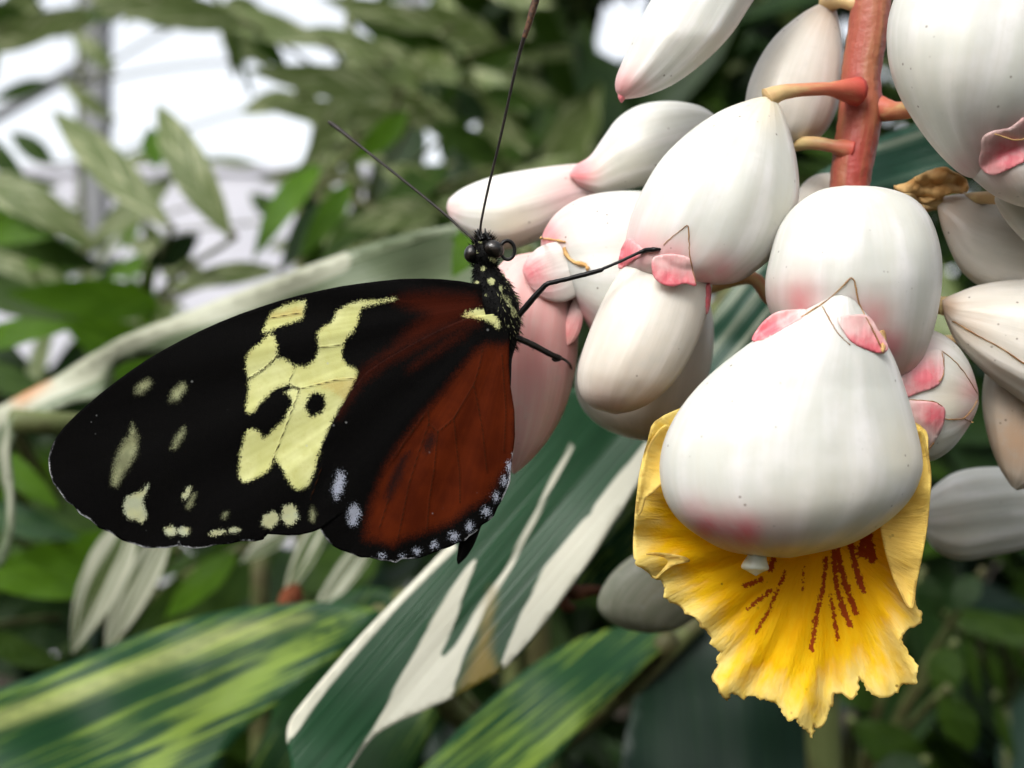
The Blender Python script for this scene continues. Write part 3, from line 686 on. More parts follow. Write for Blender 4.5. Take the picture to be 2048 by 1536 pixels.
b4 = bvh_of(f4, *[o for o in f4.children])
margin("dried_margin", [(1082, 476), (1110, 480), (1130, 484)], b4, f4, 2.5, .02, 'husk')
margin("dried_margin", [(1128, 495), (1134, 512), (1148, 524), (1170, 530), (1176, 540)], b4, f4, 4.5, .02, 'husk')
f5 = pod("calyx", [(1300, 560), (1215, 620), (1170, 690), (1150, 760), (1162, 812), (1200, 852), (1250, 874), (1292, 882)],
         [(1420, 600), (1428, 660), (1424, 720), (1408, 780), (1382, 828), (1352, 858), (1322, 876), (1296, 883)], 10.7, M['petal_cream'], fc, .8, warm=[(1290, 870, 80, .2)])
pedicel([(1690, 610, 9.9), (1620, 620, 10), (1545, 600, 10.2), (1500, 555, 10.3), (1400, 580, 10.5)], (16, 15, 15, 15, 16), f5, (.6, .5, .6, .4, .2))
f6 = pod("calyx", [(1420, -110), (1350, -70), (1302, 0), (1272, 60), (1248, 115), (1232, 155), (1231, 180), (1240, 194)],
         [(1590, -120), (1560, -60), (1512, -5), (1462, 70), (1404, 128), (1345, 170), (1290, 192), (1246, 199)], [9.7, 9.6, 9.5, 9.4, 9.4, 9.4, 9.4, 9.4], M['petal'], fc, .85, ridge=.02,
         pink=[(1240, 178, 44, .6), (1262, 185, 40, .4)], warm=[(1400, 120, 70, .15)])
pod("nub", [(1236, 186), (1236, 196), (1241, 205)], [(1254, 192), (1250, 198), (1244, 206)], 9.38, M['lobe'], f6, .9, 8, 12, pink=[(1242, 196, 30, .9)])
pedicel([(1745, -60, 9.9), (1680, -85, 9.8), (1590, -100, 9.7), (1500, -105, 9.7)], (18, 14, 14, 20), f6, (1, .5, 0, 0))
f7 = pod("calyx", [(1652, 2), (1605, 26), (1550, 72), (1512, 130), (1492, 190), (1494, 240), (1520, 275), (1570, 295)],
         [(1668, 4), (1680, 50), (1687, 110), (1686, 170), (1674, 220), (1652, 262), (1622, 285), (1578, 296)], 10.2, M['petal_cream'], fc, .85, warm=[(1655, 20, 50, .5)])
pedicel([(1735, 25, 9.9), (1705, 8, 9.9), (1680, 0, 10.0), (1655, 8, 10.2)], (18, 14, 16, 22), f7, (.8, .2, 0, 0))
f8 = pod("calyx", [(1960, -170), (1880, -130), (1812, -50), (1778, 30), (1775, 110), (1795, 185), (1838, 258), (1884, 315), (1925, 350), (1955, 358)],
         [(2080, -170), (2170, -110), (2220, 0), (2230, 100), (2200, 190), (2150, 250), (2100, 290), (2060, 315), (2030, 335), (1990, 352)], 8.75, M['petal'], fc, .8, ridge=.012,
         pink=[(1995, 305, 60, .5), (1935, 335, 40, .35), (2045, 270, 40, .6)], warm=[(1830, 180, 110, .12)])
c8 = pod("corolla", [(1950, 290), (1935, 340), (1962, 372), (2000, 398), (2045, 414), (2090, 420)], [(2140, 240), (2170, 300), (2170, 350), (2150, 390), (2120, 412), (2094, 421)], 8.8, M['petal'], f8, .8, 24, 40, pink=[(2000, 350, 50, .25)], warm=[(2040, 410, 60, .35)])
b8 = bvh_of(f8, c8)
drape("calyx_lobe", [(2050, 235), (2020, 255), (1985, 262), (1965, 275), (1962, 300), (1958, 330), (1980, 350), (2005, 345), (2035, 330), (2070, 310), (2080, 260)], b8, M['lobe'], f8, .012, 5, pink=[(2015, 315, 62, 1.00), (1975, 335, 40, 0.75), (2060, 250, 40, 0.62)])
margin("dried_margin", [(1990, 268), (2030, 280), (2060, 275)], b8, f8, 1.4, .04, 'husk')
pedicel([(1745, 215, 9.9), (1790, 222, 9.7), (1830, 215, 9.4), (1870, 190, 9.1)], (32, 18, 18, 18), f8, (1, .7, .5, .2))
f9 = pod("calyx", [(1868, 396), (1920, 388), (1975, 388), (2040, 398), (2130, 425), (2200, 470)], [(1872, 408), (1888, 470), (1925, 545), (1990, 585), (2100, 600), (2200, 580)], 9.75, M['petal_cream'], fc, .7, warm=[(1885, 420, 50, .5)])
sheet("withered_bract", [(1788, 372), (1810, 368), (1838, 350), (1862, 342), (1884, 334), (1908, 344), (1932, 358), (1934, 384), (1900, 388), (1876, 398), (1850, 404), (1828, 388), (1800, 384)], 4,
      lambda Q, o: 9.62 + 0.14 * np.array([noise.noise(Vector((q[0] * .022 + q[1] * .02, q[1] * .05 - q[0] * .02, 9))) for q in Q]) + .05 * np.array([abs(noise.noise(Vector((q[0] * .05, q[1] * .07, 4)))) for q in Q]), M['husk'], f9, thick=.0003)
pedicel([(1700, 440, 9.9), (1790, 400, 9.8), (1840, 395, 9.75), (1880, 405, 9.75)], (14, 13, 14, 14), f9, (.6, .2, 0, 0))
f9b = pod("calyx", [(1992, 388), (1990, 405), (2010, 440), (2040, 475), (2090, 520), (2140, 540)], [(1998, 384), (2060, 380), (2140, 390), (2200, 420), (2200, 480), (2160, 540)], 9.25, M['petal'], fc, .6, warm=[(2010, 420, 60, .3)])
pedicel([(1700, 500, 10.0), (1800, 430, 10.2), (1920, 400, 9.8), (2005, 395, 9.3)], (13, 12, 12, 14), f9b, (.6, .2, 0, 0))
f10 = pod("calyx", [(1884, 598), (1915, 585), (1965, 568), (2040, 558), (2130, 556), (2240, 570)], [(1888, 632), (1908, 678), (1945, 722), (2005, 775), (2100, 830), (2240, 850)], 9.45, M['petal_cream'], fc, .75, ridge=.03, warm=[(1890, 612, 34, .8), (1930, 650, 50, .35)])
margin("ridge_shade_line", [(1905, 642), (1950, 668), (2000, 695), (2050, 728), (2100, 760)], bvh_of(f10), f10, 1.6, .006)  # brown line laid on the bud as the shading of its ridge
pedicel([(1692, 660, 9.9), (1780, 640, 10.1), (1850, 612, 9.7), (1894, 612, 9.45)], (14, 14, 15, 20), f10, (.5, .2, 0, 0))
f10b = pod("calyx", [(2000, 680), (1974, 730), (1964, 800), (1974, 868), (1996, 930), (2022, 972)], [(2120, 720), (2140, 800), (2130, 870), (2108, 930), (2070, 968), (2034, 981)], 9.9, M['petal_cream'], fc, .75, warm=[(2040, 880, 90, .9)])
pedicel([(1692, 700, 9.9), (1800, 690, 10.6), (1930, 680, 10.4), (2040, 690, 9.95)], (13, 12, 12, 14), f10b, (.5, .2, 0, 0))
f11 = pod("calyx", [(1745, 690), (1800, 665), (1856, 658), (1905, 682), (1938, 725), (1955, 775), (1957, 800)], [(1745, 860), (1790, 905), (1850, 924), (1895, 905), (1928, 868), (1950, 830), (1958, 805)], 9.35, M['petal'], fc, .72,
          pink=[(1950, 780, 34, .5), (1940, 835, 24, .4), (1850, 700, 34, .3)], warm=[(1900, 800, 60, .45), (1870, 900, 50, .2)])
b11 = bvh_of(f11)
drape("calyx_lobe", [(1780, 740), (1815, 705), (1880, 700), (1888, 735), (1884, 760), (1870, 775), (1840, 785), (1812, 796), (1790, 796)], b11, M['lobe'], f11, .014, 5, pink=[(1850, 757, 45, 1.06), (1820, 785, 40, 0.75)])
drape("calyx_lobe", [(1790, 806), (1830, 801), (1870, 805), (1888, 815), (1890, 832), (1884, 856), (1868, 885), (1850, 905), (1820, 880)], b11, M['lobe'], f11, .014, 5, pink=[(1872, 830, 40, 1.00), (1850, 815, 40, 0.62), (1840, 860, 67, 0.38)])
b11d = bvh_of(f11, *f11.children)
for ml in ([(1884, 702), (1888, 735), (1886, 752), (1878, 763)], [(1810, 800), (1830, 800), (1860, 802), (1872, 805), (1884, 812)], [(1884, 702), (1905, 718), (1925, 740), (1942, 765), (1956, 788)],
           [(1868, 885), (1858, 898), (1852, 904)], [(1890, 838), (1910, 839), (1928, 836), (1945, 818), (1955, 800)], [(1928, 836), (1938, 842), (1946, 845)]):
    margin("dried_margin", ml, b11d, f11, 1.1, .008)
pedicel([(1692, 740, 9.9), (1720, 760, 9.8), (1760, 775, 9.5)], (13, 13, 16), f11, (.5, .2, 0))
f12 = pod("calyx", [(1840, 1010), (1866, 975), (1910, 945), (1970, 934), (2050, 938), (2140, 960)], [(1846, 1060), (1870, 1100), (1920, 1122), (1990, 1112), (2060, 1095), (2140, 1060)], 11.6, M['petal'], fc, .7, ridge=.03, warm=[(1900, 1100, 60, .2)])
pedicel([(1692, 755, 9.9), (1740, 860, 10.8), (1800, 960, 11.5), (1862, 1030, 11.6)], (13, 12, 12, 14), f12, (.5, .2, 0, 0))
f13 = pod("calyx", [(1420, 1050), (1320, 1080), (1240, 1130), (1200, 1185), (1200, 1225), (1240, 1255), (1290, 1266)], [(1480, 1150), (1440, 1200), (1400, 1230), (1370, 1250), (1350, 1260), (1325, 1265), (1296, 1267)], 12.4, M['petal_shaded'], fc, .6)
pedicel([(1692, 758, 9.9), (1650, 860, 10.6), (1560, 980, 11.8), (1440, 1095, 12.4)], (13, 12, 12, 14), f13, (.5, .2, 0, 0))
f14 = pod("calyx", [(1668, 345), (1630, 350), (1600, 375), (1580, 420), (1580, 480), (1610, 530)], [(1690, 345), (1720, 370), (1735, 410), (1735, 460), (1700, 520), (1640, 535)], 10.4, M['petal_cream'], fc, .6)

# ------------------------------------------------------------------ butterfly
bf = thing("butterfly", P(1012, 690, 9.0), "black butterfly with cream and rust orange wings closed, clinging to the white flowers", "butterfly")
A1 = lambda pts: [(60 + x / 2.4767, 520 + y / 2.4767) for x, y in pts]
A2 = lambda pts: [(560 + x / 2.4767, 540 + y / 2.4767) for x, y in pts]
E1 = lambda x, y, rx, ry, a=0: ell(60 + x / 2.4767, 520 + y / 2.4767, rx / 2.4767, ry / 2.4767, a)
E2 = lambda x, y, rx, ry, a=0: ell(560 + x / 2.4767, 540 + y / 2.4767, rx / 2.4767, ry / 2.4767, a)
FW = [(1004, 600), (985, 580), (960, 569), (920, 562), (880, 558), (840, 557), (800, 558), (760, 562), (720, 567), (680, 573), (640, 581), (600, 590), (560, 601), (520, 614), (480, 628), (440, 644), (400, 662), (360, 682), (325, 701), (290, 722), (258, 744),
      (228, 766), (200, 788), (173, 811), (150, 832), (130, 852), (113, 874), (102, 896), (97, 918), (99, 942), (106, 966), (120, 984), (132, 1002), (148, 1012), (160, 1028), (181, 1040), (198, 1056), (221, 1065), (245, 1081), (270, 1089), (290, 1096), (310, 1096), (335, 1096), (359, 1091),
      (378, 1096), (395, 1097), (412, 1095), (431, 1090), (458, 1088), (484, 1082), (510, 1083), (528, 1079), (530, 1068), (550, 1069), (577, 1071), (600, 1070), (625, 1064), (640, 1058), (680, 1030), (760, 960), (860, 850), (960, 740), (1010, 680), (1020, 640)]
HW = [(1012, 640), (985, 628), (950, 632), (915, 643), (883, 657), (838, 680), (794, 705), (760, 725), (730, 746), (710, 772), (693, 798), (669, 839), (655, 870), (641, 903), (632, 935), (627, 968), (624, 995), (626, 1018), (634, 1040), (642, 1062), (653, 1078), (666, 1092), (681, 1100), (700, 1106),
      (721, 1115), (740, 1115), (762, 1121), (778, 1122), (792, 1126), (804, 1118), (818, 1118), (835, 1117), (851, 1112), (866, 1106), (883, 1099), (900, 1094), (915, 1086), (930, 1082), (939, 1072), (952, 1064), (964, 1050), (976, 1043), (988, 1032), (995, 1015), (1004, 1001), (1013, 982), (1020, 964), (1022, 938), (1026, 911),
      (1030, 871), (1029, 823), (1024, 790), (1020, 766), (1018, 730), (1018, 693), (1020, 665)]
Y_FW = [A1([(1235, 238), (1300, 210), (1365, 207), (1352, 262), (1345, 288), (1290, 312), (1240, 328), (1158, 360), (1170, 310), (1188, 285), (1195, 265)]),
        A1([(1200, 368), (1222, 470), (1140, 556), (1085, 580), (1070, 520), (1080, 468), (1140, 410)]),
        A1([(1230, 487), (1300, 517), (1302, 560), (1285, 612), (1212, 640), (1150, 698), (1100, 756), (1072, 735), (1085, 640), (1085, 602), (1150, 552)]),
        [(665, 642), (676, 622), (700, 608), (726, 602), (760, 600), (792, 597), (760, 606), (724, 616), (714, 645), (707, 661), (690, 680), (683, 700), (684, 712), (694, 730), (714, 743), (706, 766), (690, 798), (666, 839), (646, 883), (632, 928), (624, 955), (616, 970), (603, 979), (588, 976), (578, 964), (569, 944), (556, 924), (549, 910), (556, 890), (575, 842), (598, 780), (578, 768), (583, 745), (592, 732), (613, 733), (630, 718), (637, 694), (637, 664)],
        A1([(1268, 655), (1330, 648), (1290, 800), (1215, 965), (1185, 1035), (1130, 1075), (1062, 1098), (1036, 1070), (1036, 1030), (1048, 930), (1080, 845), (1130, 850), (1158, 884), (1200, 850), (1252, 780), (1276, 705)]),
        A2([(905, 225), (945, 205), (990, 193), (1040, 205), (1085, 250), (1088, 285), (1050, 262), (1000, 245), (950, 240)])]
B_FW = [E1(1412, 717, 48, 62, 25), E1(1215, 740, 62, 100, 35)]
D_FW = [E1(558, 630, 52, 26, -42), E1(730, 660, 60, 26, -50), A1([(508, 808), (540, 880), (530, 960), (492, 1030), (432, 1122), (402, 1115), (412, 1010), (448, 920), (490, 860)]), E1(735, 885, 62, 18, -62),
        E1(800, 1190, 45, 12, -65), E1(968, 1262, 20, 10, -50), E1(1400, 1262, 12, 36)]
W_FW = [A1([(588, 1110), (562, 1200), (582, 1262), (548, 1306), (522, 1280), (490, 1285), (465, 1232), (480, 1172), (540, 1150)]), E1(775, 1155, 14, 38, 30), E1(695, 1342, 32, 24), E1(762, 1342, 30, 21), E1(930, 1350, 42, 14, -10), E1(1012, 1338, 30, 13, -5), E1(1192, 1288, 46, 36, -35), E1(1286, 1262, 42, 52)]
M_FW = [A2([(560, 150), (640, 122), (760, 110), (960, 128), (1010, 170), (930, 235), (800, 300), (640, 370), (520, 440), (400, 540), (330, 640), (300, 700), (330, 590), (430, 480), (560, 385), (640, 290), (720, 220), (640, 185)])]
V_FW = [[(579, 768), (599, 778), (640, 768), (672, 760), (706, 757)], [(590, 734), (578, 766)], [(599, 778), (575, 845), (545, 922)], A1([(1195, 288), (1290, 270), (1345, 262)]), A1([(1085, 585), (1150, 545), (1225, 475)]), [(640, 695), (680, 690)], [(645, 930), (620, 1000)]]
def fw_depth(Q, o):
    x = (1000 - Q[:, 0]) / 900.0
    d = 8.90 + 0.10 * x - 0.05 * np.sin(math.pi * np.clip(x, 0, 1))
    ribs = np.sin(np.arctan2(Q[:, 1] - 600, 1040 - Q[:, 0]) * 26)
    return d + 0.010 * ribs * np.clip(x * 2, 0, 1) + 0.012 * np.array([noise.noise(Vector((q[0] * .008, q[1] * .008, 2))) for q in Q])
rnd = lambda polys: [catmull(p, len(p) * 5, True) for p in polys]
YS_FW = rnd(Y_FW)
def fw_yel(Q, o):
    y = union(Q, YS_FW); return np.minimum(y, -union(Q, B_FW))
empty_mask = lambda Q, o: np.full(len(Q), -60.0)
def rimfn(sel):
    def fn(Q, o):
        s = sdf(Q, o); return np.where(sel(Q), s, 60.0)
    return fn
fwa = {"yel": fw_yel, "dim": lambda Q, o: union(Q, D_FW), "org": empty_mask, "smk": empty_mask, "mar": lambda Q, o: union(Q, M_FW), "wht": empty_mask, "wsp": lambda Q, o: union(Q, rnd(W_FW)),
       "och": lambda Q, o: np.maximum(union(Q, [A1([(1180, 300), (1200, 262), (1360, 222), (1345, 280)]), A2([(150, 560), (420, 520), (330, 660), (250, 600)])]), union(Q, [A2([(880, 200), (960, 215), (1060, 290), (900, 290)])])),
       "vein": lambda Q, o: lines(Q, V_FW), "ray": lambda Q, o: np.arctan2(Q[:, 1] - 590, 1060 - Q[:, 0]) * 6, "rim": rimfn(lambda Q: (Q[:, 1] > 880) & (Q[:, 0] < 520) & (Q[:, 0] > 0))}
fore = sheet("forewing", FW, 4.5, fw_depth, M['wing'], bf, fwa, thick=0.00006, step=4.0, smooth=False)

O_HW = [A2([(1030, 378), (1132, 380), (1142, 560), (1166, 700), (1166, 850), (1150, 930), (1066, 1045), (1032, 1108), (920, 1180), (850, 1238), (720, 1288), (590, 1328), (560, 1352), (500, 1335), (430, 1325), (440, 1230), (470, 1130), (530, 980), (600, 870), (720, 715), (790, 640), (900, 500), (985, 400)])]
S_HW = [A2([(600, 930), (640, 900), (590, 1050), (545, 1140), (520, 1130), (545, 1030)]), E2(740, 860, 20, 50, 20)]
C_HW = [A2([(1000, 210), (900, 225), (800, 295), (640, 375), (520, 440), (430, 500), (350, 630), (290, 720), (330, 660), (400, 560), (520, 470), (640, 410), (800, 330), (900, 290), (980, 270)]), A2([(930, 290), (820, 350), (640, 490), (760, 420), (900, 330)])]
W_HW = [E2(293, 1060, 24, 72, 12), E2(366, 1212, 28, 52, 5), E2(1022, 1196, 17, 20), E2(938, 1268, 15, 22), E2(862, 1320, 20, 17), E2(765, 1362, 12, 13), E2(680, 1392, 16, 12), E2(605, 1416, 10, 8), E2(505, 1412, 11, 8), E2(1070, 1122, 9, 22), E2(1108, 1045, 11, 22), E2(1134, 975, 7, 26)]
Y_HW = [A2([(930, 222), (960, 203), (1000, 196), (1040, 206), (1075, 235), (1088, 270), (1080, 288), (1050, 262), (1000, 240), (960, 238)])]
V_HW = [A2(l) for l in ([(1005, 400), (985, 490), (960, 570), (905, 665), (862, 735), (782, 805), (738, 760), (735, 690)], [(960, 570), (985, 690), (1005, 800), (1025, 1000)], [(862, 735), (875, 880), (890, 1000), (892, 1150)],
                        [(782, 805), (765, 980), (740, 1140), (728, 1290)], [(738, 760), (690, 900), (640, 1060), (585, 1330)], [(718, 715), (620, 850), (560, 940)], [(1100, 420), (1120, 700), (1110, 900)], [(540, 1130), (490, 1290)])]
def hw_depth(Q, o):
    x = (1010 - Q[:, 0]) / 400.0; y = (Q[:, 1] - 650) / 470
    d = 8.845 + 0.045 * np.clip(x, 0, 1) + 0.05 * np.clip(y, 0, 1) - 0.035 * np.sin(math.pi * np.clip(x * .5 + y * .5, 0, 1))
    ribs = np.sin(np.arctan2(1025 - Q[:, 0], Q[:, 1] - 600) * 24)
    return d + 0.010 * ribs * np.clip(y * 1.5, 0, 1) + 0.010 * np.array([noise.noise(Vector((q[0] * .01, q[1] * .01, 4))) for q in Q])
hwa = {"yel": lambda Q, o: union(Q, rnd(Y_HW)), "dim": empty_mask, "org": lambda Q, o: union(Q, O_HW), "smk": lambda Q, o: union(Q, S_HW), "mar": lambda Q, o: union(Q, C_HW), "wht": lambda Q, o: union(Q, W_HW), "wsp": empty_mask,
       "och": lambda Q, o: union(Q, [A2([(900, 205), (960, 215), (1000, 240), (900, 260)])]), "vein": lambda Q, o: lines(Q, V_HW), "ray": lambda Q, o: np.arctan2(1035 - Q[:, 0], Q[:, 1] - 590) * 6, "rim": rimfn(lambda Q: ((Q[:, 1] > 1030) | ((Q[:, 0] > 1000) & (Q[:, 1] > 900))))}
hind = sheet("hindwing", HW, 4.0, hw_depth, M['wing'], bf, hwa, thick=0.00006, step=3.5, smooth=False)
# the pair on the far side, folded against these
def shrink(pts, c, k): return [(c[0] + (x - c[0]) * k, c[1] + (y - c[1]) * k) for x, y in pts]
sheet("forewing", shrink(FW, (1000, 640), .985), 9, lambda Q, o: fw_depth(Q, o) * 0 + 9.12 - 0.06 * (1000 - Q[:, 0]) / 900, M['wing'], bf, fwa, thick=0.00006, smooth=False)
sheet("hindwing", shrink(HW, (1000, 660), .985), 9, lambda Q, o: 9.16 - 0.05 * (Q[:, 1] - 650) / 470, M['wing'], bf, hwa, thick=0.00006, smooth=False)

# body: one continuous surface from head to abdomen tip
BC = [(962, 468, 7), (966, 480, 17), (969, 497, 25), (970, 513, 26), (969, 528, 21), (969, 541, 22), (976, 560, 31), (986, 585, 38), (996, 612, 41), (1003, 640, 39), (1007, 668, 32), (1008, 690, 24), (1005, 720, 19), (1000, 780, 21), (988, 860, 23), (970, 950, 22), (950, 1030, 19), (935, 1080, 16), (926, 1105, 11), (919, 1120, 6), (917, 1128, 1.5)]
SP = [ell(966, 537, 5.5, 5), ell(983, 563, 9, 6.5, 25), ell(954, 565, 7, 4), ell(1002, 577, 3.5, 8, -15), ell(1015, 600, 4.5, 13, -30), ell(1027, 624, 5, 13, -15), ell(1011, 666, 4.5, 11, -25), ell(990, 523, 17, 4, 33), ell(944, 488, 4, 3), ell(960, 483, 3.5, 3.5), ell(955, 504, 2, 3), ell(946, 503, 2, 3.5),
      ell(1006, 596, 4, 6, -20), ell(1000, 640, 3, 5), ell(974, 590, 4, 3)]
def body():
    n, segs = 90, 28
    c = catmull(BC, n); V, Fc, Q = [], [], []
    for i in range(n):
        t = c[min(i + 1, n - 1)][:2] - c[max(i - 1, 0)][:2]; t = t / (np.hypot(*t) + 1e-9); nr = np.array([-t[1], t[0]])
        for j in range(segs):
            a = 2 * math.pi * j / segs; r = max(c[i][2], .8)
            r *= 1 + 0.05 * noise.noise(Vector((math.cos(a) * 2, math.sin(a) * 2, i * .35)))
            q = c[i][:2] + nr * math.cos(a) * r
            V.append(P(q[0], q[1], 9.02 + r * 9.02 / F * math.sin(a) * 0.95)); Q.append(q)
    for i in range(n - 1):
        for j in range(segs):
            a, b = i * segs + j, i * segs + (j + 1) % segs; Fc.append((a, b, b + segs, a + segs))
    Fc.append(tuple(range(segs))[::-1]); Fc.append(tuple(range((n - 1) * segs, n * segs)))
    return mesh("body", V, Fc, {"spot": union(np.array(Q), SP)})
bd = link("body", body(), M['body'], bf)
bbd = bvh_of(bd)
def ellipsoid(name, c, ax, mat, parent, rot=0.0, n=24):
    V, Fc = [], []
    for i in range(n + 1):
        for j in range(n * 2):
            th, ph = math.pi * i / n, math.pi * j / n
            v = Vector((ax[0] * math.sin(th) * math.cos(ph), ax[1] * math.cos(th), ax[2] * math.sin(th) * math.sin(ph)))
            V.append(Vector(c) + Matrix.Rotation(rot, 3, 'Y') @ v)
    m = n * 2
    for i in range(n):
        for j in range(m): a, b = i * m + j, i * m + (j + 1) % m; Fc.append((a, b, b + m, a + m))
    me = mesh(name, V, Fc); bm = bmesh.new(); bm.from_mesh(me); bmesh.ops.remove_doubles(bm, verts=bm.verts, dist=1e-7); bmesh.ops.recalc_face_normals(bm, faces=bm.faces); bm.to_mesh(me); bm.free()
    return link(name, me, mat, parent)
k = px2m(1, 8.95)
ellipsoid("eye", P(988, 498, 8.93), (21 * k, 17 * k, 17 * k), M['eye'], bd, R(25))
ellipsoid("eye", P(943, 507, 8.99), (15 * k, 16 * k, 18 * k), M['eye'], bd, R(15))
# coiled proboscis
cp = []
for i in range(30):
    a = R(190) - i / 29 * R(390); r = 15.5 - 2.0 * i / 29
    cp.append(P(1015 + r * .98 * math.cos(a), 501 - r * 1.28 * math.sin(a), 8.93 + 0.015 * i / 29))
tube("proboscis", cp, [4.0 * k, 4.0 * k, 3.6 * k, 3.2 * k], M['dark'], bd, 10, 70)
for pts in ([(962, 480), (957, 472), (956, 462), (955, 457)], [(980, 480), (974, 472), (971, 464), (970, 456)], [(966, 478), (963, 470), (963, 462)]):
    tube("palp", [P(x, y, 8.95) for x, y in pts], [4.5 * k, 3.6 * k, 2.2 * k, .6 * k], M['dark'], bd, 8, 12, jitter=.15)
an1 = tube("antenna", [P(x, y, d) for x, y, d in [(952, 486, 9.0), (947, 480, 9.03), (920, 455, 9.15), (880, 420, 9.3), (800, 355, 9.6), (720, 292, 9.9), (690, 268, 10.0), (672, 254, 10.05), (658, 244, 10.1)]],
           [2.9 * k, 2.7 * k, 2.7 * k, 2.7 * k, 2.8 * k, 3.2 * k, 4.4 * k, 5.2 * k, 4.2 * k], M['antenna'], bd, 10, 60, jitter=.06)
an2 = tube("antenna", [P(x, y, d) for x, y, d in [(961, 478, 8.98), (961, 455, 8.96), (966, 425, 8.93), (978, 370, 8.88), (1002, 270, 8.75), (1026, 160, 8.6), (1038, 110, 8.55), (1048, 75, 8.5)]],
           [2.8 * k, 2.5 * k, 2.5 * k, 2.6 * k, 2.7 * k, 3.0 * k, 3.6 * k, 4.4 * k], M['antenna'], bd, 10, 60, jitter=.06)
tube("antenna_club", [P(1048, 76, 8.5), P(1060, 40, 8.47), P(1070, 5, 8.45), P(1080, -45, 8.42), P(1083, -62, 8.42)], [4.4 * k, 6.4 * k, 7.4 * k, 5.6 * k, 2 * k], M['antenna_tip'], bd, 10, 30, jitter=.12)
# legs
dl = hit(b2d, 1310, 500); dm = hit(b2d, 1285, 505)
b4d = bvh_of(f4, *f4.children)
def leg(segs):
    o = tube("leg", [P(*s[:3]) for s in segs], [s[3] * k for s in segs], M['dark'], bf, 10, len(segs) * 8, jitter=.07, lin=True)
    return o
l1 = leg([(1022, 645, 8.98, 7), (1040, 628, 8.95, 6.2), (1066, 597, 8.9, 6.4), (1090, 571, 8.86, 5.2), (1096, 567, 8.85, 5.0), (1130, 559, 8.85, 4.6), (1170, 549, 8.84, 5.0), (1203, 540, 8.83, 4.2), (1207, 537, 8.83, 3.2), (1245, 521, 8.82, 3.0), (1278, 505, dm - .035, 3.0)])
tube("tarsus", [P(1276, 506, dm - .034), P(1290, 501, dm - .036), P(1308, 499, dl - .03), P(1322, 499, dl - .015)], [3.0 * k, 5 * k, 4.6 * k, 2.5 * k], M['dark'], l1, 10, 16, jitter=.1)
for e in ((1325, 503), (1323, 494)): tube("claw", [P(1318, 499, dl - .02), P(*e, dl - .005)], [1.8 * k, .5 * k], M['dark'], l1, 6, 6)
dt = hit(b4d, 1140, 735)
l2 = leg([(1018, 672, 9.0, 8), (1038, 677, 8.98, 6.6), (1066, 690, 9.1, 6.6), (1096, 706, 9.2, 6.2), (1120, 717, 9.28, 6.2)])
tube("tarsus", [P(1116, 715, 9.27), P(1128, 719, 9.32), P(1139, 728, dt - .06), P(1144, 739, dt - .01)], [3.5 * k, 3 * k, 2.8 * k, 1.5 * k], M['antenna'], l2, 8, 14)
tube("spur", [P(1120, 719, 9.27), P(1110, 721, 9.26), P(1104, 717, 9.26)], [3.2 * k, 3.2 * k, 2 * k], M['antenna'], l2, 8, 8)
# fur on head and thorax, and bristles on the legs
def fur(name, n, yr, lenr, mat, seed, pale=False, xside=None):
    rg = random.Random(seed); V, Fc = [], []
    vs = [v.co for v in bd.data.vertices]; ns = [v.normal for v in bd.data.vertices]
    c = [i for i, v in enumerate(vs) if yr[0] < PX(v)[1] < yr[1] and (xside is None or xside(PX(v)))]
    for _ in range(n):
        i = rg.choice(c); v = vs[i]; nn = ns[i]
        p0 = v + Vector([rg.uniform(-1, 1) * 3 * k for _ in range(3)])
        d = (nn * 1.0 + Vector((rg.uniform(-.3, .3), rg.uniform(-.3, .3), -0.9 if PX(v)[1] > 535 else .4))).normalized()
        L = rg.uniform(*lenr) * k; w = d.cross(Vector((rg.uniform(-1, 1), rg.uniform(-1, 1), rg.uniform(-1, 1)))).normalized() * rg.uniform(.5, 1.1) * k
        m = len(V); V += [p0 - w, p0 + w, p0 + d * L]; Fc.append((m, m + 1, m + 2))
    return tag(link(name, mesh(name, V, Fc), mat, bd, False), kind="stuff")
fur("fur", 2600, (470, 700), (6, 15), M['fur'], 1)
fur("pale_fur", 260, (545, 680), (5, 13), M['furpale'], 2, xside=lambda q: q[0] > 995)

# ------------------------------------------------------------------ leaves of the ginger plants
def blade(name, b, t, w, mat, parent, sag=0.08, roll=0.0, fold=0.12, n=14, peak=0.42, tipw=0.0):
    """lance-shaped leaf blade from point b to point t, w metres wide"""
    b, t = Vector(b), Vector(t); ax = t - b; L = ax.length; axn = ax.normalized()
    toward = (EYE - (b + t) / 2).normalized()
    nrm = (toward - axn * toward.dot(axn)).normalized(); nrm = Matrix.Rotation(roll, 3, axn) @ nrm
    side = axn.cross(nrm); V, Fc, uv = [], [], []
    ks = (-1, -.5, 0, .5, 1)
    for i in range(n + 1):
        s = i / n; e = s / peak if s < peak else (1 - s) / (1 - peak)
        wd = w / 2 * max(math.sin(math.pi / 2 * min(e, 1)) ** 0.85, 0.03)
        c = b + ax * s + nrm * L * sag * math.sin(math.pi * s) + Vector((0, 0, -1)) * L * sag * s * s * .6
        for kk in ks:
            V.append(c + side * wd * kk + nrm * (abs(kk) * wd * fold + wd * .06 * math.sin(s * 17 + kk * 3))); uv.append((s, kk))
    for i in range(n):
        for j in range(4): a = i * 5 + j; Fc.append((a, a + 1, a + 6, a + 5))
    return link(name, mesh(name, V, Fc, None, uv), mat, parent)

